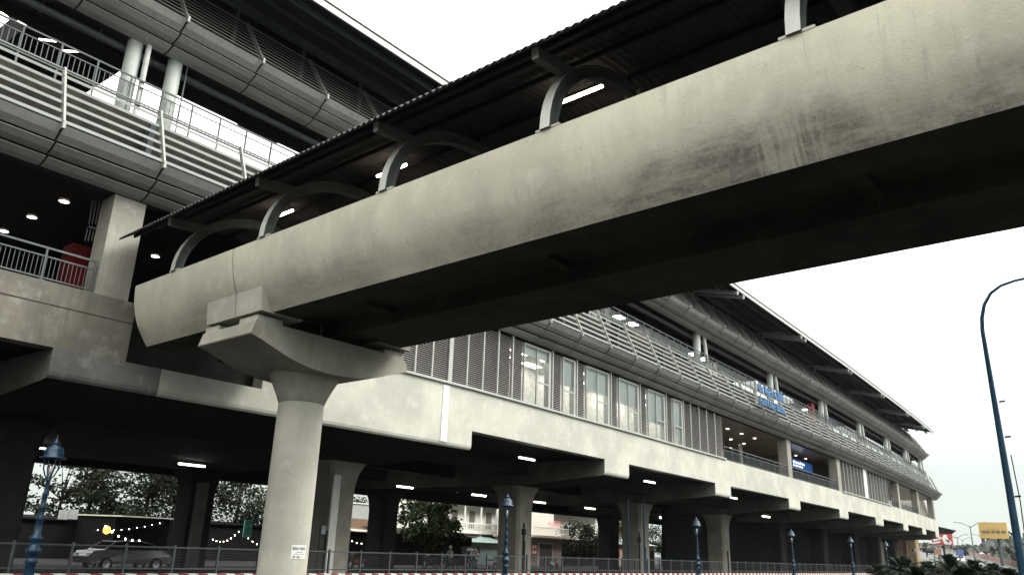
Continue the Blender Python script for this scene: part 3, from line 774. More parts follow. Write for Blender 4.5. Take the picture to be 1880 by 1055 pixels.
# corrugated roof
def roofz(v, lift=0):
    R = 5.62; dv = v - 13.75; return 12.27 - (R - math.sqrt(R * R - dv * dv)) + lift
b = MB(); NV = 14; vv = [10.05 + (17.45 - 10.05) * i / NV for i in range(NV + 1)]
nu = int((25.6 - U0) / .05)
for side, lift in ((0, 0), (1, .03)):
    vs = []
    for i in range(nu + 1):
        u = U0 + i * .05; s_ = .028 * math.sin(2 * math.pi * u / .2)
        vs += [(v, u, roofz(v, lift + s_)) for v in vv]
    k = NV + 1
    fs = [(i * k + j, i * k + j + 1, (i + 1) * k + j + 1, (i + 1) * k + j) for i in range(nu) for j in range(NV)]
    if side: fs = [f[::-1] for f in fs]
    b.add(vs, fs, 0, True)
BB(b, 'corrugated_roof', 'roof_sheet')
b = MB()
for v in (10.45, 11.3, 12.4, 13.75, 15.1, 16.2, 17.05):
    z = roofz(v) - .05; b.box(v - .03, v + .03, U0, 25.4, z - .12, z)
BB(b, 'purlin', 'dark_metal')
for u in US: BB(MB().box(13.7, 13.8, u - .05, u + .05, 11.95, 12.2), 'roof_post', 'dark_metal')
# tube lamps under the bridge roof
t0 = None
for k, (u, lab) in enumerate(((9.45, 'bright lit tube lamp under the footbridge roof, nearest of three'), (16.1, 'bright lit tube lamp under the footbridge roof, half hidden by the middle arch'), (21.5, 'bright lit tube lamp under the footbridge roof, farthest of three'))):
    loc = tuple(bw(13.36, u, 11.9))
    if t0 is None:
        r = t0 = thing('tube_lamp', loc, lab, 'tube light', 'tube lamps under the footbridge roof', rz=-AZ)
        MB().tube([(0, -.62, 0), (0, .62, 0)], .045, 10).build('lit_tube', 'tube_glow', r, local=True)
        MB().box(-.03, .03, -.6, .6, .05, .11).build('housing', 'dark_metal', r, local=True)
        MB().box(-.01, .01, -.4, -.38, .11, .3).box(-.01, .01, .38, .4, .11, .3).build('hanger', 'dark_metal', r, local=True)
    else:
        r = copy_tree(t0); r.location = loc; r['label'] = lab
# planters' shrubs peeping over the parapet
def leaf_cloud(n, rad, size, c=(0, 0, 0), flat=.6, seed=0):
    rr = random.Random(seed); b = MB()
    for i in range(n):
        d = Vector((rr.gauss(0, 1), rr.gauss(0, 1), rr.gauss(0, flat))).normalized() * rad * rr.random() ** .4
        p = Vector(c) + Vector((d.x, d.y, d.z * flat))
        q = Vector((rr.gauss(0, 1), rr.gauss(0, 1), rr.gauss(0, .7))).normalized(); w = q.orthogonal().normalized(); s = size * (.6 + rr.random() * .8)
        b.add([p, p + q * s * .5 + w * s * .25, p + q * s, p + q * s * .5 - w * s * .25], [(0, 1, 2, 3)])
    return b
for k, (u, n, h, lab) in enumerate(((6.6, 90, .26, 'leafy'), (5.4, 70, .22, 'low'), (11.3, 60, .28, 'thin upright'), (3.0, 60, .2, 'small'), (15.2, 60, .22, 'tiny'), (7.4, 60, .22, 'broad'), (2.2, 40, .18, 'sparse'), (12.2, 50, .2, 'trailing'))):
    b = leaf_cloud(n, .36, .15, (0, 0, h + .04), .5, k)
    nm = {6.6: 'in front of the lit tube lamp', 5.4: 'right of the largest arch', 11.3: 'halfway between the two middle arches', 3.0: 'above the thin joint line', 15.2: 'left of the middle arch', 7.4: 'beside the foot of the largest arch', 2.2: 'highest along the parapet', 12.2: 'just right of the middle arch'}[u]
    r = b.build('shrub', 'leaf_green', None); r.location = bw(11.3, u, 9.22)
    tag(r, '%s green shrub peeping over the footbridge parapet %s' % (lab, nm), 'shrub', 'shrubs along the footbridge parapet')
# bridge pier
PI_ = thing('bridge_pier', tuple(bw(13.75, 19.72, 0)), 'round concrete pier with flared head and curved crossbeam under the footbridge', 'pier', rz=-AZ)
cx, cy = 13.75, 19.72
lb = MB().lathe([(.67, 0), (.665, 2.8), (.655, 5.46), (.635, 5.5)], (cx, cy, 0), 56); lb.rot(RB); lb.build('column', 'pier_concrete', PI_)
lb = MB().lathe([(.635, 5.5), (.665, 5.52), (.76, 5.76), (.89, 6.03), (1.06, 6.36)], (cx, cy, 0), 56); lb.rot(RB); lb.build('flared_head', 'cap_concrete', PI_)
cp = [(10.95, 6.84), (11.3, 6.74), (11.64, 6.62), (12.0, 6.49), (12.37, 6.38), (12.9, 6.28), (13.5, 6.235), (14.0, 6.235), (14.6, 6.28), (15.13, 6.38), (15.5, 6.49), (15.86, 6.62), (16.2, 6.74), (16.55, 6.84), (16.50, 7.08), (16.3, 7.25), (11.07, 7.25)]
lb = MB().sweep_y(cp, 18.32, 21.0); lb.rot(RB); o = lb.build('crossbeam', 'cap_concrete', PI_)
bv = o.modifiers.new('bevel', 'BEVEL'); bv.width = .05; bv.segments = 3; bv.limit_method = 'ANGLE'; bv.angle_limit = math.radians(40)
for (v0, v1, u0, u1) in ((11.12, 11.9, 18.36, 19.25), (11.12, 11.9, 20.3, 21.0), (15.6, 16.38, 18.36, 19.25), (15.6, 16.38, 20.3, 21.0)):
    lb = MB().box(v0, v1, u0, u1, 7.252, 7.40); lb.rot(RB); lb.build('bearing', 'pier_concrete', PI_)
# paper notice pasted round the pier
base = bw(cx, cy, 0); ang = math.atan2(-base.y, -base.x) + math.radians(37)
def wrapc(b, R, z0):
    b.v = [(base.x + (R - p[1]) * math.cos(ang + (p[0]) / R), base.y + (R - p[1]) * math.sin(ang + (p[0]) / R), z0 + p[2]) for p in b.v]
    return b
nw, nh = .50, .36; z0 = 1.22
r = thing('paper_notice', (base.x + .68 * math.cos(ang), base.y + .68 * math.sin(ang), z0), 'white paper notice reading BÁN NHÀ pasted on the round bridge pier', 'notice')
b = MB(); n = 10
vs = [(nw * (i / n - .5), 0, z) for i in range(n + 1) for z in (0, nh)]
b.add(vs, [(2 * i, 2 * i + 2, 2 * i + 3, 2 * i + 1) for i in range(n)]); wrapc(b, .674, z0).build('paper', 'paper', r)
for txt, w, h, dx_, dz_ in (('BÁN NHÀ', .42, .115, .04, .225), ('CHÍNH CHỦ', .2, .03, .15, .165), ('LIÊN HỆ', .36, .03, .06, .11), ('09 38 1', .28, .06, .04, .02)):
    t_ = fit_text(txt, w, h, .0005, .01); t_.v = [(p[0] + dx_ - nw / 2, p[1], p[2] + dz_) for p in t_.v]
    wrapc(t_, .677, z0).build('writing', 'ink', r)
#@@STREET
# ================================================================== LIT TUBES UNDER THE STATION
t0 = None
def under_tube(pa, pb, Z, lab, Y=None):
    global t0u
    a = at(*pa, Y=Y) if Y else at(*pa, Z=Z); c = at(*pb, Y=a.y)
    L = (c - a).length; m_ = (a + c) / 2
    r = thing('tube_lamp', tuple(m_), lab, 'tube light', 'lit tube lamps under the station')
    d = .045 if L < 2.2 else .06
    MB().tube([(-L / 2, 0, 0), (L / 2, 0, 0)], max(.04, L * .036), 8).build('lit_tube', 'tube_glow_cool', r, local=True)
    MB().box(-L / 2, L / 2, -.04, .04, .07, .12).build('housing', 'dark_metal', r, local=True)
for pa, pb, Y, lab in (((48, 820), (93, 823.5), 40, 'lit tube lamp beside the leftmost blue street lamp'), ((328, 851), (376, 855), 40, 'lit tube lamp in the dark left of the round pier'),
                       ((729, 892), (758, 895), 40, 'lit tube lamp right of the first dark pier'), ((867, 907), (892, 910), 40, 'lit tube lamp just left of the second blue street lamp'),
                       ((981, 920), (1001, 923), 40, 'lit tube lamp just right of the second blue street lamp'), ((1074, 931), (1092, 934), 40, 'lit tube lamp above the dark bushy tree'),
                       ((1212, 949), (1236, 952), 40, 'lit tube lamp left of the third blue street lamp'), ((953, 840), (981, 843), 26, 'lit tube lamp close under the first open bay of the station edge'),
                       ((1183, 882), (1202, 886), 26, 'lit tube lamp close under the second open bay of the station edge'), ((1341, 912), (1353, 915), 26, 'lit tube lamp close under the third open bay'),
                       ((1400, 946), (1413, 949), 32, 'small lit tube lamp right of the third street lamp'), ((824, 901), (840, 903.5), 50, 'thin dim tube lamp between two brighter ones'), ((1283, 956), (1289, 958), 40, 'tiny lit tube lamp half hidden by the third blue street lamp')):
    under_tube(pa, pb, None, lab, Y)
# ================================================================== FENCE AND STRIPED BARRIER
FN = thing('mesh_fence', (50, 24, 0), 'long dark steel mesh fence with square posts in front of the station piers', 'fence')
b = MB(); b.box(-9, 112, 23.97, 24.03, 1.36, 1.40, 0, 10); b.box(-9, 112, 23.97, 24.03, .74, .78, 0, 10)
b.build('rail', 'fence_steel', FN)
p0 = None
for k in range(78):
    x = -8.95 + 1.552 * k
    if p0 is None: p0 = MB().box(x - .028, x + .028, 23.96, 24.04, 0, 1.46).build('post', 'fence_steel', FN); px0 = x
    else:
        c_ = p0.copy(); COL.objects.link(c_); c_.location.x = x - px0
b = MB().add([(-9, 24, .1), (112, 24, .1), (112, 24, 1.37), (-9, 24, 1.37)], [(0, 1, 2, 3)])
b.build('wire_mesh', 'wire_mesh', FN)
b = MB().prism([(21.8, 0), (22.2, 0), (22.12, .7), (21.88, .7)], -10, 130, 0, 20)
tag(b.build('striped_barrier', 'kerb_stripes'), 'low kerb wall painted in red and white stripes along the foot of the picture', 'barrier')
# ================================================================== ORNATE BLUE LAMPS
def post_lamp(loc, lab):
    r = thing('street_lamp', loc, lab, 'street lamp', 'ornate blue street lamps along the station')
    MB().lathe([(.24, 0), (.24, .12), (.17, .2), (.15, .5), (.19, .56), (.19, .62), (.13, .7)], seg=14).build('base', 'lamp_blue', r, local=True)
    pr = [(.12, .7), (.11, .95), (.15, 1.0), (.11, 1.06), (.10, 1.12), (.16, 1.2), (.17, 1.28), (.11, 1.36), (.09, 1.42), (.14, 1.5), (.145, 1.56), (.08, 1.64), (.075, 1.95), (.095, 1.98), (.07, 2.03), (.065, 2.2), (.09, 2.24), (.06, 2.3), (.055, 2.5), (.075, 2.54), (.05, 2.6), (.045, 2.86), (.07, 2.9), (.03, 2.95)]
    MB().lathe(pr, seg=14).build('pole', 'lamp_blue', r, local=True)
    for s in (-1, 1):
        MB().tube([(0, 0, 2.9), (s * .1, 0, 2.98), (s * .17, 0, 3.15), (s * .19, 0, 3.42)], .018, 6).build('yoke_arm', 'lamp_blue', r, local=True)
        MB().tube([(0, s * .01, 2.9), (0, s * .1, 2.98), (0, s * .17, 3.15), (0, s * .19, 3.42)], .018, 6).build('yoke_arm', 'lamp_blue', r, local=True)
    MB().lathe([(.20, 3.38), (.30, 3.40), (.30, 3.43), (.22, 3.47), (.215, 3.6), (.17, 3.68), (.1, 3.71), (.1, 3.76), (.12, 3.77), (.05, 3.82), (.03, 3.86), (.012, 3.9), (.005, 3.99)], seg=18).build('hood', 'lamp_blue', r, local=True)
    MB().lathe([(.001, 3.41), (.2, 3.405)], seg=12).build('glass_rim', 'rail_metal', r, local=True)
    MB().lathe([(.03, 2.95), (.045, 3.05), (.05, 3.2), (.03, 3.26), (.005, 3.27)], seg=8).build('bulb', 'chrome', r, local=True)
    return r
LS = [(105, 805, 21), (932, 903, 21), (1278, 948, 21), (1452, 972, 21), (1561, 987, 21), (1626, 996, 21), (1677, 1003, 25), (1714, 1009, 24)]
LT = ['leftmost ornate blue street lamp, dim against the dark underpass', 'ornate blue street lamp standing before the pale pier and white house', 'ornate blue street lamp in the middle of the dark stretch, third from the left',
      'ornate blue street lamp below the open concourse bays, fourth from the left', 'ornate blue street lamp fifth from the left, against the dark shutter wall', 'ornate blue street lamp in front of the dark pier between tan viaduct piers', 'small dark street lamp just right of the tan viaduct pier', 'small dark street lamp below the red billboard']
l0 = None
for (px, py, Y), lab in zip(LS, LT):
    p = at(px, py, Y=Y)
    if l0 is None: l0 = post_lamp((p.x, Y, 0), lab)
    else:
        c_ = copy_tree(l0); c_.location = (p.x, Y, 0); c_['label'] = lab
# tall curved light at the right
SL = thing('tall_street_light', (21, 2.12, 0), 'tall tapered blue pole with a curved arm against the white sky at the right', 'street light')
path = [(0, 0, .5), (0, .0, 4.0), (0, .02, 6.3), (0, .02, 6.9)]
MB().tube([(0, 0, 0), (0, 0, 3.2), (0, .02, 6.9)], [.092, .074, .046], 14).build('pole', 'pole_blue', SL, local=True)
arc = [(0, .02, 6.9), (0, -.01, 7.2), (0, -.10, 7.52), (0, -.27, 7.78), (0, -.5, 7.93), (0, -.8, 8.0), (0, -1.5, 8.06), (0, -2.3, 8.1)]
MB().tube(arc, [.046, .044, .04, .036, .033, .031, .03, .03], 10).build('arm', 'pole_blue', SL, local=True)
MB().box(-.12, .12, -2.9, -2.2, 8.05, 8.17).build('lamp_head', 'grey_pipe', SL, local=True)
for z in (3.1, 4.4, 5.2): MB().tube([(0, -.08, z), (0, -.2, z + .01)], .02, 6).build('cable_clip', 'dark_metal', SL, local=True)
b = MB(); b.tube([(.0, -.14, 4.0), (.02, -.17, 3.0), (.0, -.15, 2.2)], .012, 5)
b.build('cable', 'dark_metal', SL, local=True)
p = at(1858, 1052, X=18.5)
b = MB(); pts = [(0, 0), (-.05, .35), (-.07, .7), (-.14, 1.0), (-.12, 1.22), (-.16, 1.42), (-.25, 1.60), (-.4, 1.74), (-.6, 1.8), (-1.1, 1.82), (-1.1, 0)]
zz0 = p.z
b.add([(x, p.y + a, h + 0) for x in (18.5, 19.1) for a, h in [(q[0], q[1] * (1.0)) for q in pts]],
      [tuple(range(11)), tuple(range(11, 22))[::-1]] + [(i, i + 11, (i + 1) % 11 + 11, (i + 1) % 11) for i in range(11)])
tag(b.build('junction_box', 'black_steel'), 'black rounded cabinet cut off by the right edge at the foot of the tall pole', 'cabinet')
# ================================================================== TREES
def tree(name, loc, h, cr, n, mat, lab, group='trees behind the station', trunk=.18, leaf=.3, seed=1, layers=False, clumps=14, cz=.62):
    rr = random.Random(seed); r = thing(name, loc, lab, 'tree', group)
    t = MB(); top = h * .85
    pts = [(0, 0, 0), (rr.uniform(-.2, .2), rr.uniform(-.2, .2), h * .3), (rr.uniform(-.3, .3), rr.uniform(-.3, .3), h * .6), (rr.uniform(-.3, .3), 0, top)]
    t.tube(pts, [trunk, trunk * .8, trunk * .5, trunk * .15], 8)
    cl = []
    for k in range(clumps):
        a = rr.random() * 6.28; f = rr.random() ** .6
        if layers:
            z = h * (.42 + .55 * (k // 2) / (clumps / 2)); rad = cr * (1.05 - .6 * (z / h)) * f * 1.4
            c = Vector((math.cos(a) * rad, math.sin(a) * rad, z))
        else:
            z = h * cz + rr.uniform(-.5, .5) * h * .55; e = math.sqrt(max(.05, 1 - ((z - h * cz) / (h * .36)) ** 2))
            c = Vector((math.cos(a) * cr * f * e, math.sin(a) * cr * f * e, z))
        cl.append(c); st = Vector(pts[2]) * .9 if c.z > h * .5 else Vector(pts[1])
        t.tube([st, (st + c) / 2 + Vector((0, 0, .15)), c], [trunk * .35, trunk * .22, .015], 5)
    t.build('trunk', 'bark', r, local=True)
    b = MB()
    for i in range(n):
        c = rr.choice(cl); s = cr * (.34 if not layers else .42)
        p = c + Vector((rr.gauss(0, 1) * s * .5, rr.gauss(0, 1) * s * .5, rr.gauss(0, 1) * s * (.36 if not layers else .10)))
        q = Vector((rr.gauss(0, 1), rr.gauss(0, 1), rr.gauss(-.1, .6))).normalized(); w = q.orthogonal().normalized()
        w = (Matrix.Rotation(rr.random() * 6, 3, q) @ w); l = leaf * (.6 + rr.random() * .8)
        b.add([p, p + q * l * .5 + w * l * .28, p + q * l, p + q * l * .5 - w * l * .28], [(0, 1, 2, 3)])
    b.build('crown', mat, r, local=True)
    return r
def gp(px, Y): p = at(px, 1000, Y=Y); return (p.x, Y, 0)
tree('conifer', gp(98, 70), 8.2, 3.8, 2600, 'leaf_dark', 'layered dark tree with flat branches against the sky, leftmost under the station', leaf=.32, seed=3, layers=True, clumps=18)
tree('conifer', gp(150, 72), 8.8, 3.2, 1700, 'leaf_dark', 'slim layered tree with a bare straight trunk against the sky', leaf=.3, seed=5, layers=True, clumps=12)
tree('broadleaf_tree', gp(195, 74), 6.2, 3.0, 2400, 'leaf_dark', 'low bushy dark tree right of the slim layered tree', seed=8)
tree('broadleaf_tree', gp(255, 70), 9.5, 4.6, 6500, 'leaf_dark', 'large dense dark tree above the pale awning', seed=11, clumps=22)
tree('broadleaf_tree', gp(320, 76), 9.5, 4.2, 5000, 'leaf_dark', 'dark tree mass left of the pale pipe pier', seed=12, clumps=20)
tree('broadleaf_tree', gp(430, 68), 9.0, 4.0, 4200, 'leaf_dark', 'dark tree with sky showing through above the teal sign', seed=14, clumps=18)
tree('broadleaf_tree', gp(480, 72), 8.0, 3.5, 3500, 'leaf_green', 'dark green tree just left of the round bridge pier', seed=15, clumps=14)
tree('broadleaf_tree', gp(675, 84), 9.0, 3.6, 2500, 'leaf_green', 'tree behind the grey wall seen between two piers', seed=19, clumps=12)
tree('broadleaf_tree', gp(783, 57), 6.6, 2.6, 5200, 'leaf_green', 'green leafy tree with large leaves right of the wide dark pier', seed=17, leaf=.36, clumps=20, cz=.64)
tree('broadleaf_tree', gp(822, 58), 5.6, 1.6, 2200, 'leaf_dark', 'small dark tree edging the white house', seed=18, clumps=12, cz=.66)
tree('bushy_tree', gp(1065, 60), 6.5, 3.4, 7500, 'leaf_dark', 'dense drooping dark bush beside the pink shop balcony', seed=21, leaf=.26, clumps=24, cz=.5)
tree('bushy_tree', gp(1135, 66), 7.0, 2.6, 2500, 'leaf_green', 'green tree seen in the narrow gap right of the brown pier', seed=22, clumps=12)
tree('broadleaf_tree', gp(1215, 66), 7.5, 4, 4500, 'leaf_dark', 'dark tree behind the fourth pale pier', seed=23, clumps=18)
b = leaf_cloud(260, .9, .12, (0, 0, 0), .7, 31); p = at(1018, 962, Y=58.5)
r = b.build('flowering_bush', 'flower'); r.location = p; tag(r, 'red bougainvillea blossoms over the shop balcony', 'flowering plant')
# ================================================================== HOUSES BEHIND THE STATION
def house_empty(name, px, Y, lab, cat='house', group=None): return thing(name, gp(px, Y), lab, cat, group)
Y0 = 66
H = house_empty('white_house', 925, Y0, 'white three storey house with balustraded balconies seen under the station')
a = at(822, 1000, Y=Y0).x; c = at(1110, 1000, Y=Y0).x
MB().box(a, c, Y0 + 1.4, Y0 + 9, 0, 14.2).build('wall', 'white_house', H)
for z in (3.55, 6.9, 10.2):
    MB().box(a - .3, c, Y0 + .1, Y0 + 1.45, z, z + .35).build('balcony_slab', 'white_house', H)
    b = MB(); b.box(a - .3, c, Y0 + .12, Y0 + .3, z + 1.15, z + 1.3)
    n = int((c - a) / .42)
    for i in range(n): b.lathe([(.05, 0), (.1, .2), (.05, .5), (.1, .68), (.05, .8)], (a + i * .42, Y0 + .2, z + .35), 6)
    b.build('balustrade', 'white_house', H)
for z in (4.2, 7.5):
    for i in range(5):
        x = a + 2 + i * 3.4; MB().box(x, x + 1.1, Y0 + 1.36, Y0 + 1.4, z, z + 2.1).build('window', 'shutter', H)
for i in range(6): MB().tube([(a + i * 3.2, Y0 + .3, 0), (a + i * 3.2, Y0 + .3, 10.2)], .14, 10).build('column', 'white_house', H)
SH = house_empty('corner_shop', 1005, 60, 'pink plastered shop with a small railed balcony and a grey roller shutter', 'shop')
a = at(972, 1000, Y=60).x; c = at(1031, 1000, Y=60).x
MB().box(a, c, 60, 65.5, 0, 3.35).build('wall', 'pink_wall', SH)
MB().box(a - .4, c + .5, 59.1, 65.5, 3.35, 3.62).build('balcony_slab', 'pink_wall', SH)
b = MB(); b.box(a - .3, c + .4, 59.15, 59.22, 4.5, 4.58)
for i in range(30): x = a - .3 + i * (c - a + .7) / 29; b.box(x - .02, x + .02, 59.17, 59.2, 3.62, 4.5)
b.build('balcony_rail', 'white_house', SH)
MB().box(a - .2, c + .3, 61.5, 65, 3.62, 7.0).build('upper_wall', 'white_house', SH)
x0 = at(990, 1000, Y=59.9).x; x1 = at(1014, 1000, Y=59.9).x
b = MB(); b.box(x0, x1, 59.93, 59.98, .0, 2.6)
for i in range(26): b.box(x0, x1, 59.91, 59.935, .05 + i * .1, .09 + i * .1)
b.build('roller_shutter', 'shutter', SH)
MB().box(x0 - .12, x0 - .01, 59.85, 60, 0, 2.7).box(x1 + .01, x1 + .12, 59.85, 60, 0, 2.7).box(x0 - .12, x1 + .12, 59.85, 60, 2.7, 2.85).build('door_frame', 'white_house', SH)
def signboard(name, px0, py0, px1, py1, Y, mat, lab, bars=(), th=.08, text=()):
    p = at(px0, py1, Y=Y); q = at(px1, py1, Y=Y); tz = at(px0, py0, Y=Y).z
    w = q.x - p.x; h = tz - p.z
    r = thing(name, tuple(p), lab, 'sign')
    MB().box(0, w, 0, th, 0, h).build('board', mat, r, local=True)
    for (fx0, fx1, fz0, fz1, mt) in bars:
        MB().box(w * fx0, w * fx1, -.02, -.002, h * fz0, h * fz1).build('mark', mt, r, local=True)
    for (s_, fx, fz, fw, fh, mt) in text:
        move(fit_text(s_, w * fw, h * fh, .008, .01), w * fx, -.02, h * fz).build('writing', mt, r, local=True)
    return r, w, h
ch = [(.12 + .14 * i, .2 + .14 * i, .58, .86, 'sign_white') for i in range(6)] + [(.12 + .2 * i, .26 + .2 * i, .15, .42, 'sign_white') for i in range(4)]
signboard('shop_sign', 975, 998, 987, 1018, 59.7, 'sign_red', 'upright red shop sign with white marks left of the roller shutter', [(.2, .35, .6, .9, 'sign_white'), (.5, .85, .8, .9, 'sign_white'), (.62, .72, .6, .8, 'sign_white'), (.2, .4, .12, .42, 'sign_white'), (.5, .8, .14, .4, 'sign_white')])
signboard('shop_sign', 969, 1000, 975.5, 1008, 59.6, 'ink', 'small black board with a white emblem beside the upright red sign', [(.2, .8, .2, .35, 'sign_white'), (.35, .65, .45, .8, 'sign_white')])
signboard('banner', 1120, 1010, 1138, 1022, 60, 'sign_red', 'red banner with two rows of white figures in the gap between piers', ch)
signboard('banner', 1055, 1007, 1080, 1018, 60, 'red_dark', 'dim red banner under the dense bush')
signboard('cafe_sign', 847, 1002, 881, 1020, 58, 'ink', 'black board with the white words HOME in capitals by the shed', text=[('HOME', .28, .55, .5, .32, 'sign_white'), ('&', .8, .5, .1, .18, 'sign_white'), ('GUJON', .45, .12, .5, .3, 'sign_white')])
# teal upright sign with red characters left of the round pier
r, w, h = signboard('upright_sign', 446, 953, 461, 985, 50, 'sign_teal', 'teal upright sign with three red characters left of the round pier')
for k in range(3):
    z = h * (.1 + .3 * k); b = MB()
    b.box(w * .25, w * .75, -.02, -.002, z + .18 * h, z + .2 * h).box(w * .2, w * .8, -.02, -.002, z + .1 * h, z + .125 * h).box(w * .46, w * .54, -.022, -.001, z + .02 * h, z + .22 * h).box(w * .28, w * .36, -.02, -.002, z + .01 * h, z + .09 * h).box(w * .64, w * .72, -.02, -.002, z + .01 * h, z + .09 * h)
    b.build('mark', 'sign_red', r, local=True)
# sheds, walls and awnings
def shed(name, px0, px1, ztop, Y, dep, wm, rm, lab, over=.6, zr=.5, cat='shed'):
    a = at(px0, 1000, Y=Y).x; c = at(px1, 1000, Y=Y).x
    r = thing(name, ((a + c) / 2, Y, 0), lab, cat)
    MB().box(a, c, Y, Y + dep, 0, ztop).build('wall', wm, r)
    b = MB().prism([(Y - over, ztop - .15), (Y + dep, ztop + zr), (Y + dep, ztop + zr + .08), (Y - over, ztop - .07)], a - .2, c + .2)
    b.build('roof', rm, r); return r, a, c
shed('shed', 838, 925, 2.6, 63, 2.5, 'tin_roof', 'tin_roof', 'low shed with a pale green tin roof in front of the white house')
shed('brown_shed', 700, 866, 3.0, 59, 3, 'ceiling_dark', 'bark', 'dark timber stall under the leafy tree')
shed('red_shop', 640, 685, 3.1, 62, 6, 'ceiling_dark', 'tarp', 'dark shop front with a cream awning between two piers', 1.2, .4, 'shop')
MB_r = shed('grey_building', 632, 690, 6.3, 70, 6, 'pale_wall', 'strip_white', 'pale grey blank building upper wall between two piers', .1, .1, 'building')
p = at(640, 985, Y=61.6); q = at(680, 985, Y=61.6)
b = MB()
for i in range(26): b.box(p.x + i * .16, p.x + i * .16 + .09, 61.5, 61.55, 3.15, 4.2)
r = b.build('slatted_screen', 'brick_orange'); tag(r, 'rust red slatted panel above the cream awning', 'panel')
shed('cafe', 205, 305, 3.25, 60, 6, 'louvre_back', 'tarp', 'dark open cafe with a long pale awning edge on the left', 1.2, -.05, 'cafe')
shed('wall_building', -60, 204, 2.9, 66, 5, 'louvre_back', 'louvre_back', 'dark low building behind the leftmost street lamp', .3, .2, 'building')
shed('low_building', 310, 480, 3.2, 66, 5, 'louvre_back', 'louvre_back', 'dark low building behind the hanging bulbs', .3, .2, 'building')
shed('low_building', 1110, 1200, 3.3, 64, 5, 'pink_wall', 'tin_roof', 'low cream building with a sloping roof in the gap between piers', .6, .8, 'building')
shed('low_building', 1040, 1105, 3.0, 64, 5, 'ceiling_dark', 'bark', 'dark low building under the dense bush', .3, .2, 'building')
shed('kiosk', 1183, 1201, 2.3, 48, 1.5, 'interior_wall', 'white_pipe', 'small cream kiosk behind the fourth pale pier', .1, .05, 'kiosk')
r = thing('painted_board', tuple(at(123, 952, Y=64)), 'pale blank board leaning behind the leftmost street lamp', 'board')
a = at(106, 952, Y=64); c = at(142, 950, Y=64); zt = at(125, 936, Y=64).z
MB().box(a.x, (a.x + c.x) / 2 - .02, 64, 64.06, a.z, zt).box((a.x + c.x) / 2 + .02, c.x, 64, 64.06, a.z + .05, zt + .1).build('board', 'pale_wall', r)
# large dark roller wall under the far bays
b = MB().prism([(37, 0), (37.3, 0), (37.3, 6.2), (37, 6.2)], 73.5, 152, 0, 20)
b.build('dark_partition', 'black_steel', ST, warp=True)
# hanging bulbs
def bulbs(pa, pb, n, Y, sag, lab, size=.05):
    a = at(*pa, Y=Y); c = at(*pb, Y=Y); r = thing('string_lights', tuple(a), lab, 'string lights', 'strings of bulbs in the dark')
    pts = [a.lerp(c, i / 12) + Vector((0, 0, -sag * math.sin(math.pi * i / 12))) for i in range(13)]
    MB().tube(pts, .012, 4).build('wire', 'dark_metal', r)
    for i in range(n):
        f = (i + .5) / n; p = a.lerp(c, f) + Vector((0, 0, -sag * math.sin(math.pi * f)))
        b = MB().lathe([(.001, -size), (size * .8, -size * .5), (size, 0), (size * .6, size * .7), (.02, size)], tuple(p), 8); b.build('bulb', 'bulb_glow', r)
bulbs((388, 988), (442, 972), 8, 55, .5, 'string of small bulbs rising toward the teal sign', .035)
bulbs((452, 984), (500, 1000), 6, 55, .3, 'string of small bulbs right of the teal sign', .035)
bulbs((642, 990), (668, 997), 3, 55, .1, 'three small bulbs between two piers', .04)
bulbs((172, 972), (300, 958), 9, 55, .2, 'upper string of bulbs in the dark cafe', .03)
bulbs((188, 960), (262, 992), 6, 54, .35, 'lower string of bulbs in the dark cafe', .06)
r = thing('lantern', tuple(at(196, 968, Y=54)), 'amber glowing lantern in the dark cafe', 'lantern'); p = at(196, 972, Y=54)
MB().lathe([(.05, -.25), (.2, -.15), (.22, 0), (.2, .15), (.05, .25)], tuple(p), 10).build('glowing_body', 'amber_glow', r)
MB().lathe([(.06, .25), (.07, .32), (.01, .34)], tuple(p), 8).tube([p + Vector((0, 0, .34)), p + Vector((0, 0, 1.0))], .01, 4).build('cap', 'dark_metal', r)
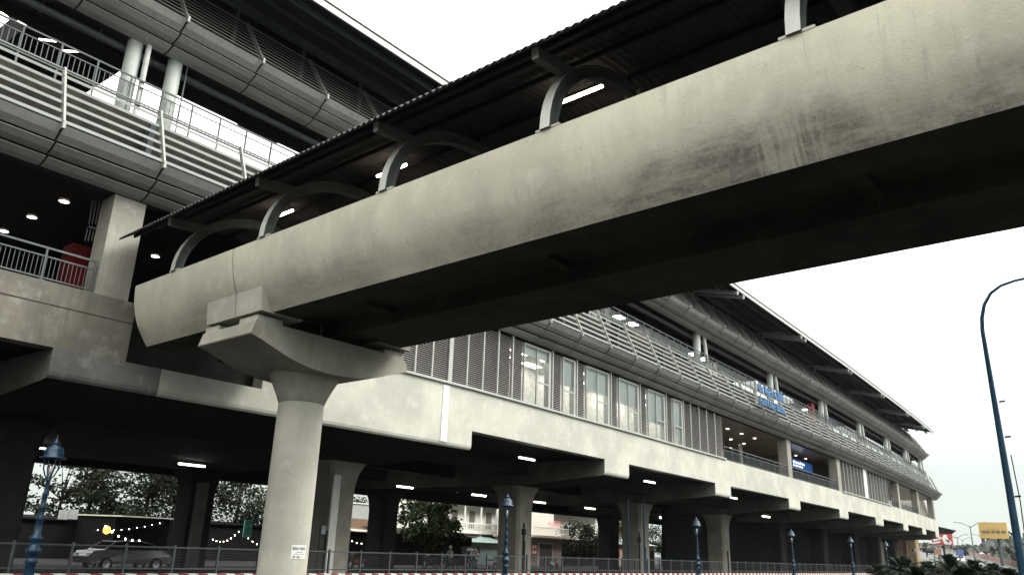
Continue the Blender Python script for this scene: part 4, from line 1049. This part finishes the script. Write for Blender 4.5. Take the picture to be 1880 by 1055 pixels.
# ================================================================== VEHICLES
def car(loc, rz_, body, lab, group, detail=True, scale=1.0, lights=None):
    r = thing('parked_car' if detail else 'car', loc, lab, 'car', group, rz=rz_); r.scale = (scale,) * 3
    L = [(-2.2, .35), (-2.25, .7), (-2.1, .95), (-1.55, 1.02), (-.95, 1.45), (.55, 1.48), (1.15, 1.3), (2.05, 1.0), (2.2, .75), (2.15, .35)]
    b = MB(); secs = []
    for w, ins in ((-.86, 1), (-.9, 0), (.9, 0), (.86, 1)):
        secs.append([(x * (.985 if ins else 1), w * (1 - .18 * max(0, z - .95) / .5), z * (.985 if ins and z > .5 else 1)) for x, z in L])
    vs = [p for s in secs for p in s]; k = len(L)
    fs = [(i * k + j, i * k + (j + 1) % k, (i + 1) * k + (j + 1) % k, (i + 1) * k + j) for i in range(3) for j in range(k)] + [tuple(range(k))[::-1], tuple(range(3 * k, 4 * k))]
    b.add(vs, fs, 0, False); o = b.build('body', body, r, local=True)
    bv = o.modifiers.new('bevel', 'BEVEL'); bv.width = .05; bv.segments = 2
    g = MB()
    for s in (-1, 1): g.add([(-1.4, s * .875, 1.03), (1.55, s * .868, 1.05), (.95, s * .79, 1.33), (.45, s * .765, 1.42), (-.85, s * .765, 1.4)], [(0, 1, 2, 3, 4)])
    g.add([(-1.5, -.78, 1.05), (-1.5, .78, 1.05), (-.98, .66, 1.435), (-.98, -.66, 1.435)], [(0, 1, 2, 3)])
    g.add([(1.22, -.72, 1.3), (1.22, .72, 1.3), (1.9, .78, 1.06), (1.9, -.78, 1.06)], [(0, 1, 2, 3)])
    g.v = [(x * 1.004, y * 1.01, z + .006) for x, y, z in g.v]; g.build('windows', 'louvre_back', r, local=True)
    for x in (-1.35, 1.35):
        for s in (-1, 1):
            w = MB().lathe([(.2, -.1), (.32, -.1), (.33, 0), (.32, .1), (.2, .1)], seg=16); w.rot(Matrix.Rotation(math.pi / 2, 4, 'X')); move(w, x, s * .82, .33)
            wo = w.build('wheel', 'rubber', r, local=True)
            if detail:
                w = MB().lathe([(.001, .1), (.2, .11)], seg=12).lathe([(.2, -.11), (.001, -.1)], seg=12); w.rot(Matrix.Rotation(math.pi / 2, 4, 'X')); move(w, x, s * .82, .33); w.build('rim', 'chrome', wo, local=True)
    for s in (-1, 1):
        MB().box(-2.26, -2.2, s * .65 - .16, s * .65 + .16, .68, .84).build('headlight', lights or 'chrome', r, local=True)
        MB().box(2.16, 2.22, s * .68 - .14, s * .68 + .14, .7, .86).build('tail_light', 'red_paint', r, local=True)
    return r
p = at(228, 1020, Y=43)
car((p.x, 43, 0), 0, 'car_silver', 'silver car parked in the dark behind the left part of the fence', None)
def motorbike(loc, rz_, body, lab, rider=False):
    r = thing('motorbike', loc, lab, 'motorbike', 'motorbikes behind the fence', rz=rz_)
    for x in (-.62, .62):
        w = MB().lathe([(.2, -.04), (.28, -.045), (.3, 0), (.28, .045), (.2, .04), (.2, -.04)], seg=18); w.rot(Matrix.Rotation(math.pi / 2, 4, 'X')); move(w, x, 0, .3); wo = w.build('wheel', 'rubber', r, local=True)
        b = MB()
        for k in range(6): a = k * math.pi / 3; b.tube([(x, 0, .3), (x + .2 * math.cos(a), 0, .3 + .2 * math.sin(a))], .012, 4)
        b.build('spokes', 'chrome', wo, local=True)
    b = MB().prism([(-.1, .45), (.1, .45), (.13, .7), (-.13, .7)], .0, .75).tube([(-.55, 0, .95), (-.5, 0, .7), (-.2, 0, .38), (.3, 0, .42)], [.07, .12, .1, .1], 8)
    b.build('body', body, r, local=True)
    MB().prism([(-.12, .7), (.12, .7), (.11, .8), (-.11, .8)], -.05, .8).build('seat', 'rubber', r, local=True)
    MB().tube([(-.5, -.34, 1.02), (-.45, 0, .98), (-.5, .34, 1.02)], .018, 6).tube([(-.62, 0, .3), (-.48, 0, .98)], .03, 6).build('handlebar', 'chrome', r, local=True)
    MB().lathe([(.001, -.05), (.08, -.04), (.09, .05)], (-.62, 0, .88), 10).build('headlight', 'chrome', r, local=True)
    return r
def person(loc, rz_, pose, top, bottom, lab):
    if pose == 'ride':
        J = {'pel': (.15, 0, .86), 'ch': (.05, 0, 1.25), 'nk': (.0, 0, 1.42), 'hd': (-.02, 0, 1.55), 'hd2': (-.02, 0, 1.66),
             'ls': (.03, -.19, 1.36), 'le': (-.15, -.24, 1.12), 'lh': (-.42, -.3, 1.06), 'rs': (.03, .19, 1.36), 're': (-.15, .24, 1.12), 'rh': (-.42, .3, 1.06),
             'lk': (-.25, -.16, .78), 'lf': (-.1, -.18, .38), 'lt': (-.3, -.18, .34), 'rk': (-.25, .16, .78), 'rf': (-.1, .18, .38), 'rt': (-.3, .18, .34)}
    else:
        J = {'pel': (0, 0, .92), 'ch': (0, 0, 1.28), 'nk': (0, 0, 1.46), 'hd': (-.02, 0, 1.58), 'hd2': (-.02, 0, 1.68),
             'ls': (0, -.19, 1.4), 'le': (.03, -.25, 1.13), 'lh': (-.06, -.24, .88), 'rs': (0, .19, 1.4), 're': (-.02, .25, 1.13), 'rh': (-.2, .2, 1.0),
             'lk': (-.03, -.1, .5), 'lf': (.02, -.1, .08), 'lt': (-.14, -.11, .04), 'rk': (.02, .1, .5), 'rf': (.06, .11, .08), 'rt': (-.1, .12, .04)}
    E_ = [('pel', 'ch'), ('ch', 'nk'), ('nk', 'hd'), ('hd', 'hd2'), ('ch', 'ls'), ('ls', 'le'), ('le', 'lh'), ('ch', 'rs'), ('rs', 're'), ('re', 'rh'), ('pel', 'lk'), ('lk', 'lf'), ('lf', 'lt'), ('pel', 'rk'), ('rk', 'rf'), ('rf', 'rt')]
    RAD = {'pel': .14, 'ch': .15, 'nk': .055, 'hd': .085, 'hd2': .08, 'ls': .06, 'le': .042, 'lh': .03, 'rs': .06, 're': .042, 'rh': .03, 'lk': .065, 'lf': .042, 'lt': .035, 'rk': .065, 'rf': .042, 'rt': .035}
    K = list(J); me = bpy.data.meshes.new('person'); me.from_pydata([J[k] for k in K], [(K.index(a), K.index(c)) for a, c in E_], [])
    o = bpy.data.objects.new('person', me); COL.objects.link(o)
    o.modifiers.new('skin', 'SKIN'); 
    for i, k in enumerate(K): me.skin_vertices[0].data[i].radius = (RAD[k],) * 2
    me.skin_vertices[0].data[0].use_root = True
    sb = o.modifiers.new('sub', 'SUBSURF'); sb.levels = sb.render_levels = 1
    bpy.context.view_layer.update(); dg = bpy.context.evaluated_depsgraph_get()
    m2 = bpy.data.meshes.new_from_object(o.evaluated_get(dg)); o.modifiers.clear(); o.data = m2
    for mt in ('skin', top, bottom): m2.materials.append(MATS[mt])
    for p in m2.polygons:
        z = p.center.z; y = abs(p.center.y); zc = 1.5 if pose != 'ride' else 1.46; zp = .95 if pose != 'ride' else .9
        p.material_index = 0 if z > zc - .03 or (y > .21 and z < 1.15 and z > .8 and pose != 'ride') else (1 if z > zp else 2); p.use_smooth = True
    o.location = loc; o.rotation_euler.z = rz_; INV[o.name] = (Matrix.Translation(loc) @ Matrix.Rotation(rz_, 4, 'Z')).inverted()
    tag(o, lab, 'person')
    hz_ = J['hd2'][2]; hx = J['hd2'][0]
    MB().lathe([(.12, -.06), (.125, .0), (.10, .08), (.05, .12), (.001, .13)], (hx, 0, hz_ - .02), 12).build('helmet' if pose == 'ride' else 'hair', 'cloth_white' if pose == 'ride' else 'rubber', o, local=True)
    return o
bk = [(655, 42, .1, 'car_red', 'red motorbike parked in the dark between two piers'), (790, 44, 0, 'car_dark', 'dark motorbike left of the white shirted rider'), (866, 42, .2, 'car_grey', 'grey motorbike under the black cafe board'),
      (826, 40, .0, 'car_dark', 'dark motorbike ridden by a person in a white shirt'), (903, 43, 1.2, 'car_white', 'white motorbike parked head on near the wide dark pier'), (1018, 45, 1.0, 'car_white', 'white motorbike in front of the grey roller shutter')]
for px, Y, rzz, bm_, lab in bk:
    p = at(px, 1030, Y=Y); motorbike((p.x, Y, .12), rzz, bm_, lab)
p = at(826, 1030, Y=40); person((p.x, 40, .12), 0, 'ride', 'cloth_white', 'cloth_dark', 'person in a white shirt and helmet riding a dark motorbike')
p = at(869, 1030, Y=46); person((p.x, 46, .12), .6, 'stand', 'pink_wall', 'cloth_dark', 'person in a pale pink top standing below the black cafe board')
# junction box on a post by the first pier, dark posts
r = thing('meter_box', tuple(at(591, 1040, Y=29)), 'grey meter box on a thin black post in front of the first pier', 'meter box')
p = at(593, 973, Y=29); MB().box(p.x - .13, p.x + .13, 28.95, 29.1, p.z - .15, p.z + .2).build('box', 'rail_metal', r)
MB().box(p.x - .13, p.x - .05, 29.0, 29.06, .12, p.z - .15).build('post', 'dark_metal', r)
for px, lab in ((965 - 4, 'short black pipe standing before the pale second pier'), (1174, 'short black pipe standing before the third pale pier')):
    p = at(px, 1000, Y=30.5); r = thing('standpipe', (p.x, 30.5, 0), lab, 'pipe'); 
    MB().tube([(p.x, 30.5, .12), (p.x, 30.5, 3.3)], .06, 8).build('pipe', 'dark_metal', r); MB().box(p.x - .12, p.x + .12, 30.42, 30.58, 2.6, 2.95).build('valve_box', 'dark_metal', r)
for px, Y, lab in ((1154, 30, 'tall blue pole in the dark gap left of the third pale pier'), (1183, 29, 'tall blue pole at the right side of the third pale pier')):
    p = at(px, 1000, Y=Y); tag(MB().tube([(p.x, Y, 0), (p.x, Y, 5.6)], .07, 8).build('pole', 'pole_blue'), lab, 'pole')
#@@HIGHWAY
# ================================================================== HIGHWAY AT THE RIGHT
Apt = [at(px, py, X=X) for px, py, X in ((1925, 1058, 95), (1890, 1048, 120), (1860, 1039, 150), (1830, 1031, 180), (1800, 1023, 220), (1770, 1016, 300), (1740, 1011, 400), (1700, 1005, 520), (1660, 1001, 650))]
Npt = [at(px, py, X=X) for px, py, X in ((1925, 1075, 80), (1890, 1066, 90), (1860, 1056, 105), (1830, 1050, 128), (1800, 1043, 160), (1770, 1038, 200), (1740, 1033, 250), (1700, 1026, 330), (1660, 1020, 420))]
Gpt = [Vector((p.x * .82, p.y * .9, 0.0)) for p in Npt]
Fpt = [at(px, py, X=X) for px, py, X in ((1925, 1040, 150), (1890, 1030, 190), (1860, 1022, 230), (1830, 1018, 280), (1800, 1014, 330), (1770, 1011, 400), (1740, 1007, 500), (1700, 1003, 620), (1660, 1000, 760))]
Hpt = [Vector((p.x + 60, p.y + 8, p.z - 1)) for p in Fpt]
def strip(A_, B_, name, mat, kind='structure'):
    n = len(A_); b = MB().add([tuple(p) for p in A_] + [tuple(p) for p in B_], [(i, i + 1, n + i + 1, n + i) for i in range(n - 1)])
    return tag(b.build(name, mat), kind=kind)
strip(Gpt, Npt, 'embankment', 'verge_soil'); strip(Npt, Apt, 'highway', 'highway_asphalt')
strip([p + Vector((.5, 0, 0)) for p in Apt], Fpt, 'highway', 'highway_asphalt'); strip(Fpt, Hpt, 'embankment', 'verge_soil')
b = MB(); n = len(Apt)
vs = [tuple(p) for p in Apt] + [(p.x, p.y, p.z + .9) for p in Apt] + [(p.x + .6, p.y, p.z + .9) for p in Apt] + [(p.x + .6, p.y, p.z) for p in Apt]
b.add(vs, [(k * n + i, k * n + i + 1, (k + 1) * n + i + 1, (k + 1) * n + i) for k in range(3) for i in range(n - 1)])
tag(b.build('median_barrier', 'pink_barrier'), 'pinkish concrete barrier running up along the far highway', 'barrier')
def lerp_path(P, f):
    f *= len(P) - 1; i = min(int(f), len(P) - 2); return P[i].lerp(P[i + 1], f - i)
# billboards
def billboard(px0, py0, px1, py1, X, pole, mat, lab, wr=(), marks=(), ground=2.0):
    a = at(px0, py0, X=X); c = at(px1, py1, X=X); w = a.y - c.y; h = a.z - c.z
    r = thing('billboard', (X, a.y, 0), lab, 'billboard'); 
    def place(mb): mb.rot(Matrix.Rotation(-math.pi / 2, 4, 'Z')); return move(mb, 0, 0, c.z)
    place(MB().box(0, w, 0, .5, 0, h)).build('board', mat, r, local=True)
    for s_, fx, fz, fw, fh, mt in wr: place(move(fit_text(s_, w * fw, h * fh, .02, .01), w * fx, -.04, h * fz)).build('writing', mt, r, local=True)
    for q in marks:
        mt = q[-1]; b = MB(); o = [(w * x, -.03, h * z) for x, z in q[:-1]]; k = len(o)
        b.add(o + [(x, -.001, z) for x, y, z in o], [tuple(range(k))] + [(i, i + k, (i + 1) % k + k, (i + 1) % k) for i in range(k)]); place(b).build('mark', mt, r, local=True)
    f = pole
    b = MB().tube([(w * f, .9, -c.z), (w * f, .9, h * .4)], w * .035 + .1, 12); place(b).build('pole', 'purlin_metal', r, local=True)
    b = MB(); b.box(w * .05, w * .95, .5, .9, h * .2, h * .26); b.box(w * .05, w * .95, .5, .9, h * .7, h * .76)
    place(b).build('back_frame', 'purlin_metal', r, local=True)
billboard(1795, 958, 1852, 988, 150, .62, 'sign_yellow', 'large yellow billboard with a telephone number on a thick pole',
          [('0969 39 89 89', .09, .3, .84, .2, 'purlin_metal'), ('- - - - -', .3, .58, .4, .02, 'purlin_metal')])
billboard(1709, 979, 1750, 1000, 175, .5, 'sign_red', 'smaller red and white billboard half hidden by the station corner',
          marks=[[(.62, .95), (.5, .6), (.6, .1), (.9, .05), (.96, .3), (.8, .55), (.75, .9), 'sign_white'], [(.05, .5), (.45, .75), (.5, .55), (.1, .3), 'sign_white'], [(.0, .22), (.4, .36), (.42, .22), (.05, .05), 'sign_white'], [(.66, .5), (.8, .2), (.88, .3), (.78, .48), 'sign_yellow']])
# poles and wires by the highway
for k, (px, top, X, arms) in enumerate(((1757, 985, 230, 2), (1767, 990, 290, 2), (1781, 965, 170, 2), (1777, 1000, 330, 0), (1733, 1000, 260, 0), (1742, 1000, 280, 0), (1801, 984, 260, 1), (1812, 986, 300, 2), (1789, 1003, 330, 2), (1741, 996, 350, 1))):
    t_ = at(px, top, X=X); b = MB().tube([(X, t_.y, 0), (X, t_.y, t_.z)], [.16, .08], 6)
    r = thing('light_pole', (X, t_.y, 0), 'thin distant pole beside the highway, %s' % ['left of the tallest pole', 'second left of the tallest pole', 'the tallest and nearest one', 'short one before the tower', 'left of the gantry', 'right of the red billboard', 'just left of the yellow billboard pole', 'under the yellow billboard', 'with a short crossbar', 'with one arm near the red billboard'][k], 'pole', 'thin poles along the highway')
    b.build('pole', 'grey_pipe', r)
    if arms:
        b = MB()
        for s in ((-1, 1) if arms == 2 else (1,)): b.tube([(X, t_.y, t_.z - .2), (X, t_.y + s * 1.2, t_.z + .5), (X, t_.y + s * 2.6, t_.z + .7)], .07, 5)
        b.build('arm', 'grey_pipe', r)
# road signs
def plate(px0, py0, px1, py1, X, mat, lab, name='road_sign'):
    a = at(px0, py0, X=X); c = at(px1, py1, X=X); r = thing(name, (X, (a.y + c.y) / 2, 0), lab, 'sign')
    MB().box(X, X + .2, c.y, a.y, c.z, a.z).build('board', mat, r)
    MB().box(X + .21, X + .4, (a.y + c.y) / 2 - .12, (a.y + c.y) / 2 + .12, 0, c.z + .4).build('post', 'grey_pipe', r)
plate(1754, 1008, 1770, 1019, 260, 'sign_blue', 'blue direction sign over the far highway')
plate(1744, 1017, 1752, 1022, 240, 'sign_teal', 'small green sign beside the far highway')
plate(1714, 1007, 1729, 1018, 330, 'brick_orange', 'orange hoarding far behind the thin street lamp')
# distant towers and trees
for px0, px1, top, X, mt, lab, dep in ((1836, 1872, 984, 900, 'far_tower', 'pale blue glass tower in the haze beside the tall pole', 60), (1822, 1834, 1004, 800, 'far_building', 'low pale building left of the glass tower', 30), (1700, 1712, 1000, 900, 'far_building', 'small pale distant block left of the red billboard', 30)):
    a = at(px0, top, X=X); c = at(px1, top + 2, X=X); r = thing('tower', (X, (a.y + c.y) / 2, 0), lab, 'building')
    MB().box(X, X + dep, c.y, a.y, 0, a.z).build('wall', mt, r)
    b = MB()
    for i in range(1, 12): z = a.z * i / 12; b.box(X - .3, X - .02, c.y, a.y, z, z + 1.0)
    b.build('window_band', 'grey_pipe' if mt == 'far_building' else 'pale_wall', r)
b = MB(); rr = random.Random(5)
for i in range(5200):
    f = rr.random() ** .8; p = lerp_path(Fpt, f) + Vector((rr.uniform(4, 30), rr.uniform(0, 6), 0))
    hh = 1.6 + 2.4 * max(0, mnoise.noise(Vector((f * 14, 1, 0)))) + (2.0 if f < .3 else 0)
    z = p.z + rr.random() * hh; q = Vector((rr.gauss(0, 1), rr.gauss(0, 1), rr.gauss(0, 1))).normalized(); w = q.orthogonal() * .5; s = .9 + rr.random()
    c0 = Vector((p.x, p.y, z)); b.add([c0, c0 + q * s * .5 + w * s, c0 + q * s, c0 + q * s * .5 - w * s], [(0, 1, 2, 3)])
tag(b.build('far_tree_line', 'far_leaf'), 'low hazy line of far trees behind the highway', 'trees', kind='stuff')
tree('roadside_tree', tuple(at(1763, 1012, X=270) - Vector((0, 0, 2.2))), 4.2, 1.8, 700, 'far_leaf', 'small hazy round tree behind the blue direction sign', 'trees along the highway', leaf=.5, seed=41, clumps=8)
tree('roadside_tree', tuple(at(1700, 1008, X=260) - Vector((0, 0, 2.0))), 4.0, 2.2, 700, 'far_leaf', 'small hazy tree right of the tan viaduct pier', 'trees along the highway', leaf=.5, seed=42, clumps=8)
# cars on the highway
for px, py, X, mt, lab, rzz in ((1806, 1019, 255, 'car_white', 'white car on the far highway lane, leftmost of the row', 3.0), (1821, 1021, 240, 'car_red', 'red car on the far highway lane', 3.0), (1836, 1024, 215, 'car_white', 'pale car right of the red car on the far lane', 3.0), (1850, 1027, 200, 'car_dark', 'dark car at the right end of the far lane', 3.0),
                            (1798, 1035, 175, 'car_grey', 'grey car with lit headlights on the near highway lane', .1), (1765, 1026, 240, 'car_white', 'small white car climbing the near lane', .1), (1728, 1022, 300, 'car_dark', 'tiny dark car far up the near lane', .1), (1709, 1016, 380, 'car_red', 'tiny red car farthest up the near lane', .1)):
    p = at(px, py, X=X); car((p.x, p.y, p.z - .7), rzz, mt, lab, 'cars on the far highway', False, .95, 'headlight_glow' if 'lane' in lab and rzz < 1 and 'tiny dark' not in lab else None)
for px, py, mt, lab in ((1822, 1051, 'car_white', 'pale car with glaring headlights just above the palms at the bottom right'), (1848, 1052, 'car_red', 'reddish car behind the palms near the bottom right corner')):
    p = at(px, py, X=62); car((p.x, p.y, 0), .25, mt, lab, 'cars on the far highway', False, 1.0, 'headlight_glow')
# ---- viaduct beyond the station
VD = thing('viaduct', (190, 42, 0), 'tan concrete metro viaduct with wide piers running on beyond the station end', 'viaduct')
for px0, px1, X, mt in ((1609, 1626, 176, 'pier_concrete'), (1640, 1664, 186, 'tan_concrete'), (1666, 1683, 184, 'tan_concrete')):
    a = at(px0, 1010, X=X); c = at(px1, 1010, X=X); zt = at((px0 + px1) / 2, 986, X=X).z
    b = MB().box(X, X + 3, c.y, a.y, 0, zt); o = b.build('pier', mt, VD)
    bv = o.modifiers.new('bevel', 'BEVEL'); bv.width = .3; bv.segments = 3
b = MB(); pr = [(33.5, 9.5), (35.5, 8.0), (37.5, 7.3), (46, 7.3), (48, 8.0), (50, 9.5)]
b.prism(pr, 168, 215, 0, 4); b.build('box_girder', 'deep_shade_concrete', VD)
pts = [at(px, py, X=178) for px, py in ((1636, 868), (1652, 872), (1668, 884), (1682, 903), (1692, 925), (1700, 945), (1706, 962))]
b = MB(); n = len(pts)
vs = [tuple(p) for p in pts] + [(p.x, p.y - .2, p.z + 1.1) for p in pts] + [(p.x + 1.5, p.y - .2, p.z + 1.1) for p in pts] + [(p.x + 1.5, p.y, p.z) for p in pts]
b.add(vs, [(k * n + i, k * n + i + 1, ((k + 1) % 4) * n + i + 1, ((k + 1) % 4) * n + i) for k in range(4) for i in range(n - 1)])
b.build('curved_parapet', 'balcony_concrete', VD)
b = MB(); b.add([(p.x + 1.6, p.y, p.z) for p in pts] + [(p.x + 1.6, p.y, 8) for p in pts], [(i, i + 1, n + i + 1, n + i) for i in range(n - 1)]); b.build('side_wall', 'pier_concrete', VD)
# ---- palms of the median
pr_ = random.Random(9)
def palm(loc, h, nf, L, seed, lab):
    rr = random.Random(seed); r = thing('palm', loc, lab, 'palm', 'low spiky palms at the bottom right')
    MB().tube([(0, 0, 0), (0, 0, h * .5), (.02, 0, h)], [.16, .14, .1], 10).build('trunk', 'bark', r, local=True)
    b = MB()
    for i in range(nf):
        a = rr.random() * 6.283; el = math.radians(rr.uniform(5, 85)); ll = L * rr.uniform(.75, 1.1)
        d = Vector((math.cos(a) * math.cos(el), math.sin(a) * math.cos(el), math.sin(el))); side = Vector((-math.sin(a), math.cos(a), 0))
        P = []
        for k in range(9):
            t_ = k / 8; P.append(Vector((0, 0, h)) + d * ll * t_ + Vector((0, 0, -.42 * ll * t_ * t_)))
        b.tube(P, [.012 - .001 * k for k in range(9)], 4)
        for k in range(2, 26):
            t_ = k / 26; f = t_ * 8; j = min(int(f), 7); p = P[j].lerp(P[j + 1], f - j); tn = (P[j + 1] - P[j]).normalized()
            ln = .30 * math.sin(math.pi * min(1, t_ * .9 + .1)) + .04
            for s in (-1, 1):
                q = (side * s * .8 + tn * .75 + Vector((0, 0, .28))).normalized(); w = tn * .02
                b.add([p - w, p + w, p + q * ln], [(0, 1, 2)])
    b.build('crown', 'palm_leaf', r, local=True)
for k, (px, top, X, L, lab) in enumerate(((1655, 1012, 44, 1.15, 'large spiky palm in front of the tan viaduct pier'), (1612, 1030, 50, .9, 'small spiky palm left of the large one, at the striped barrier end'), (1742, 1010, 46, 1.35, 'largest spiky palm, below the red billboard'), (1700, 1024, 50, 1.0, 'spiky palm between the two largest ones'), (1786, 1020, 48, 1.1, 'spiky palm right of the largest one'), (1820, 1030, 52, .8, 'low spiky palm left of the glaring headlights'), (1680, 1034, 40, .8, 'lowest near palm at the bottom edge'), (1765, 1034, 38, .8, 'near dark palm at the bottom edge under the largest one'), (1850, 1040, 44, .6, 'small palm beside the black cabinet'))):
    p = at(px, top, X=X); h = max(.4, p.z - L * .95)
    palm((p.x, p.y, 0), h, 85, L * 1.35, 50 + k, lab)
# ================================================================== HAZE
m = bpy.data.materials.new('haze'); m.use_nodes = True; t = m.node_tree; t.nodes.clear(); MATS['haze'] = m
o_ = t.nodes.new('ShaderNodeOutputMaterial'); pv = t.nodes.new('ShaderNodeVolumePrincipled')
pv.inputs['Color'].default_value = (.9, .94, .95, 1); pv.inputs['Density'].default_value = .00007; pv.inputs['Anisotropy'].default_value = .2
t.links.new(pv.outputs[0], o_.inputs['Volume'])
tag(MB().box(-160, 1100, -140, 460, -1, 62).build('haze', 'haze'), kind='stuff')
SC.cycles.volume_bounces = 0; SC.cycles.volume_max_steps = 32
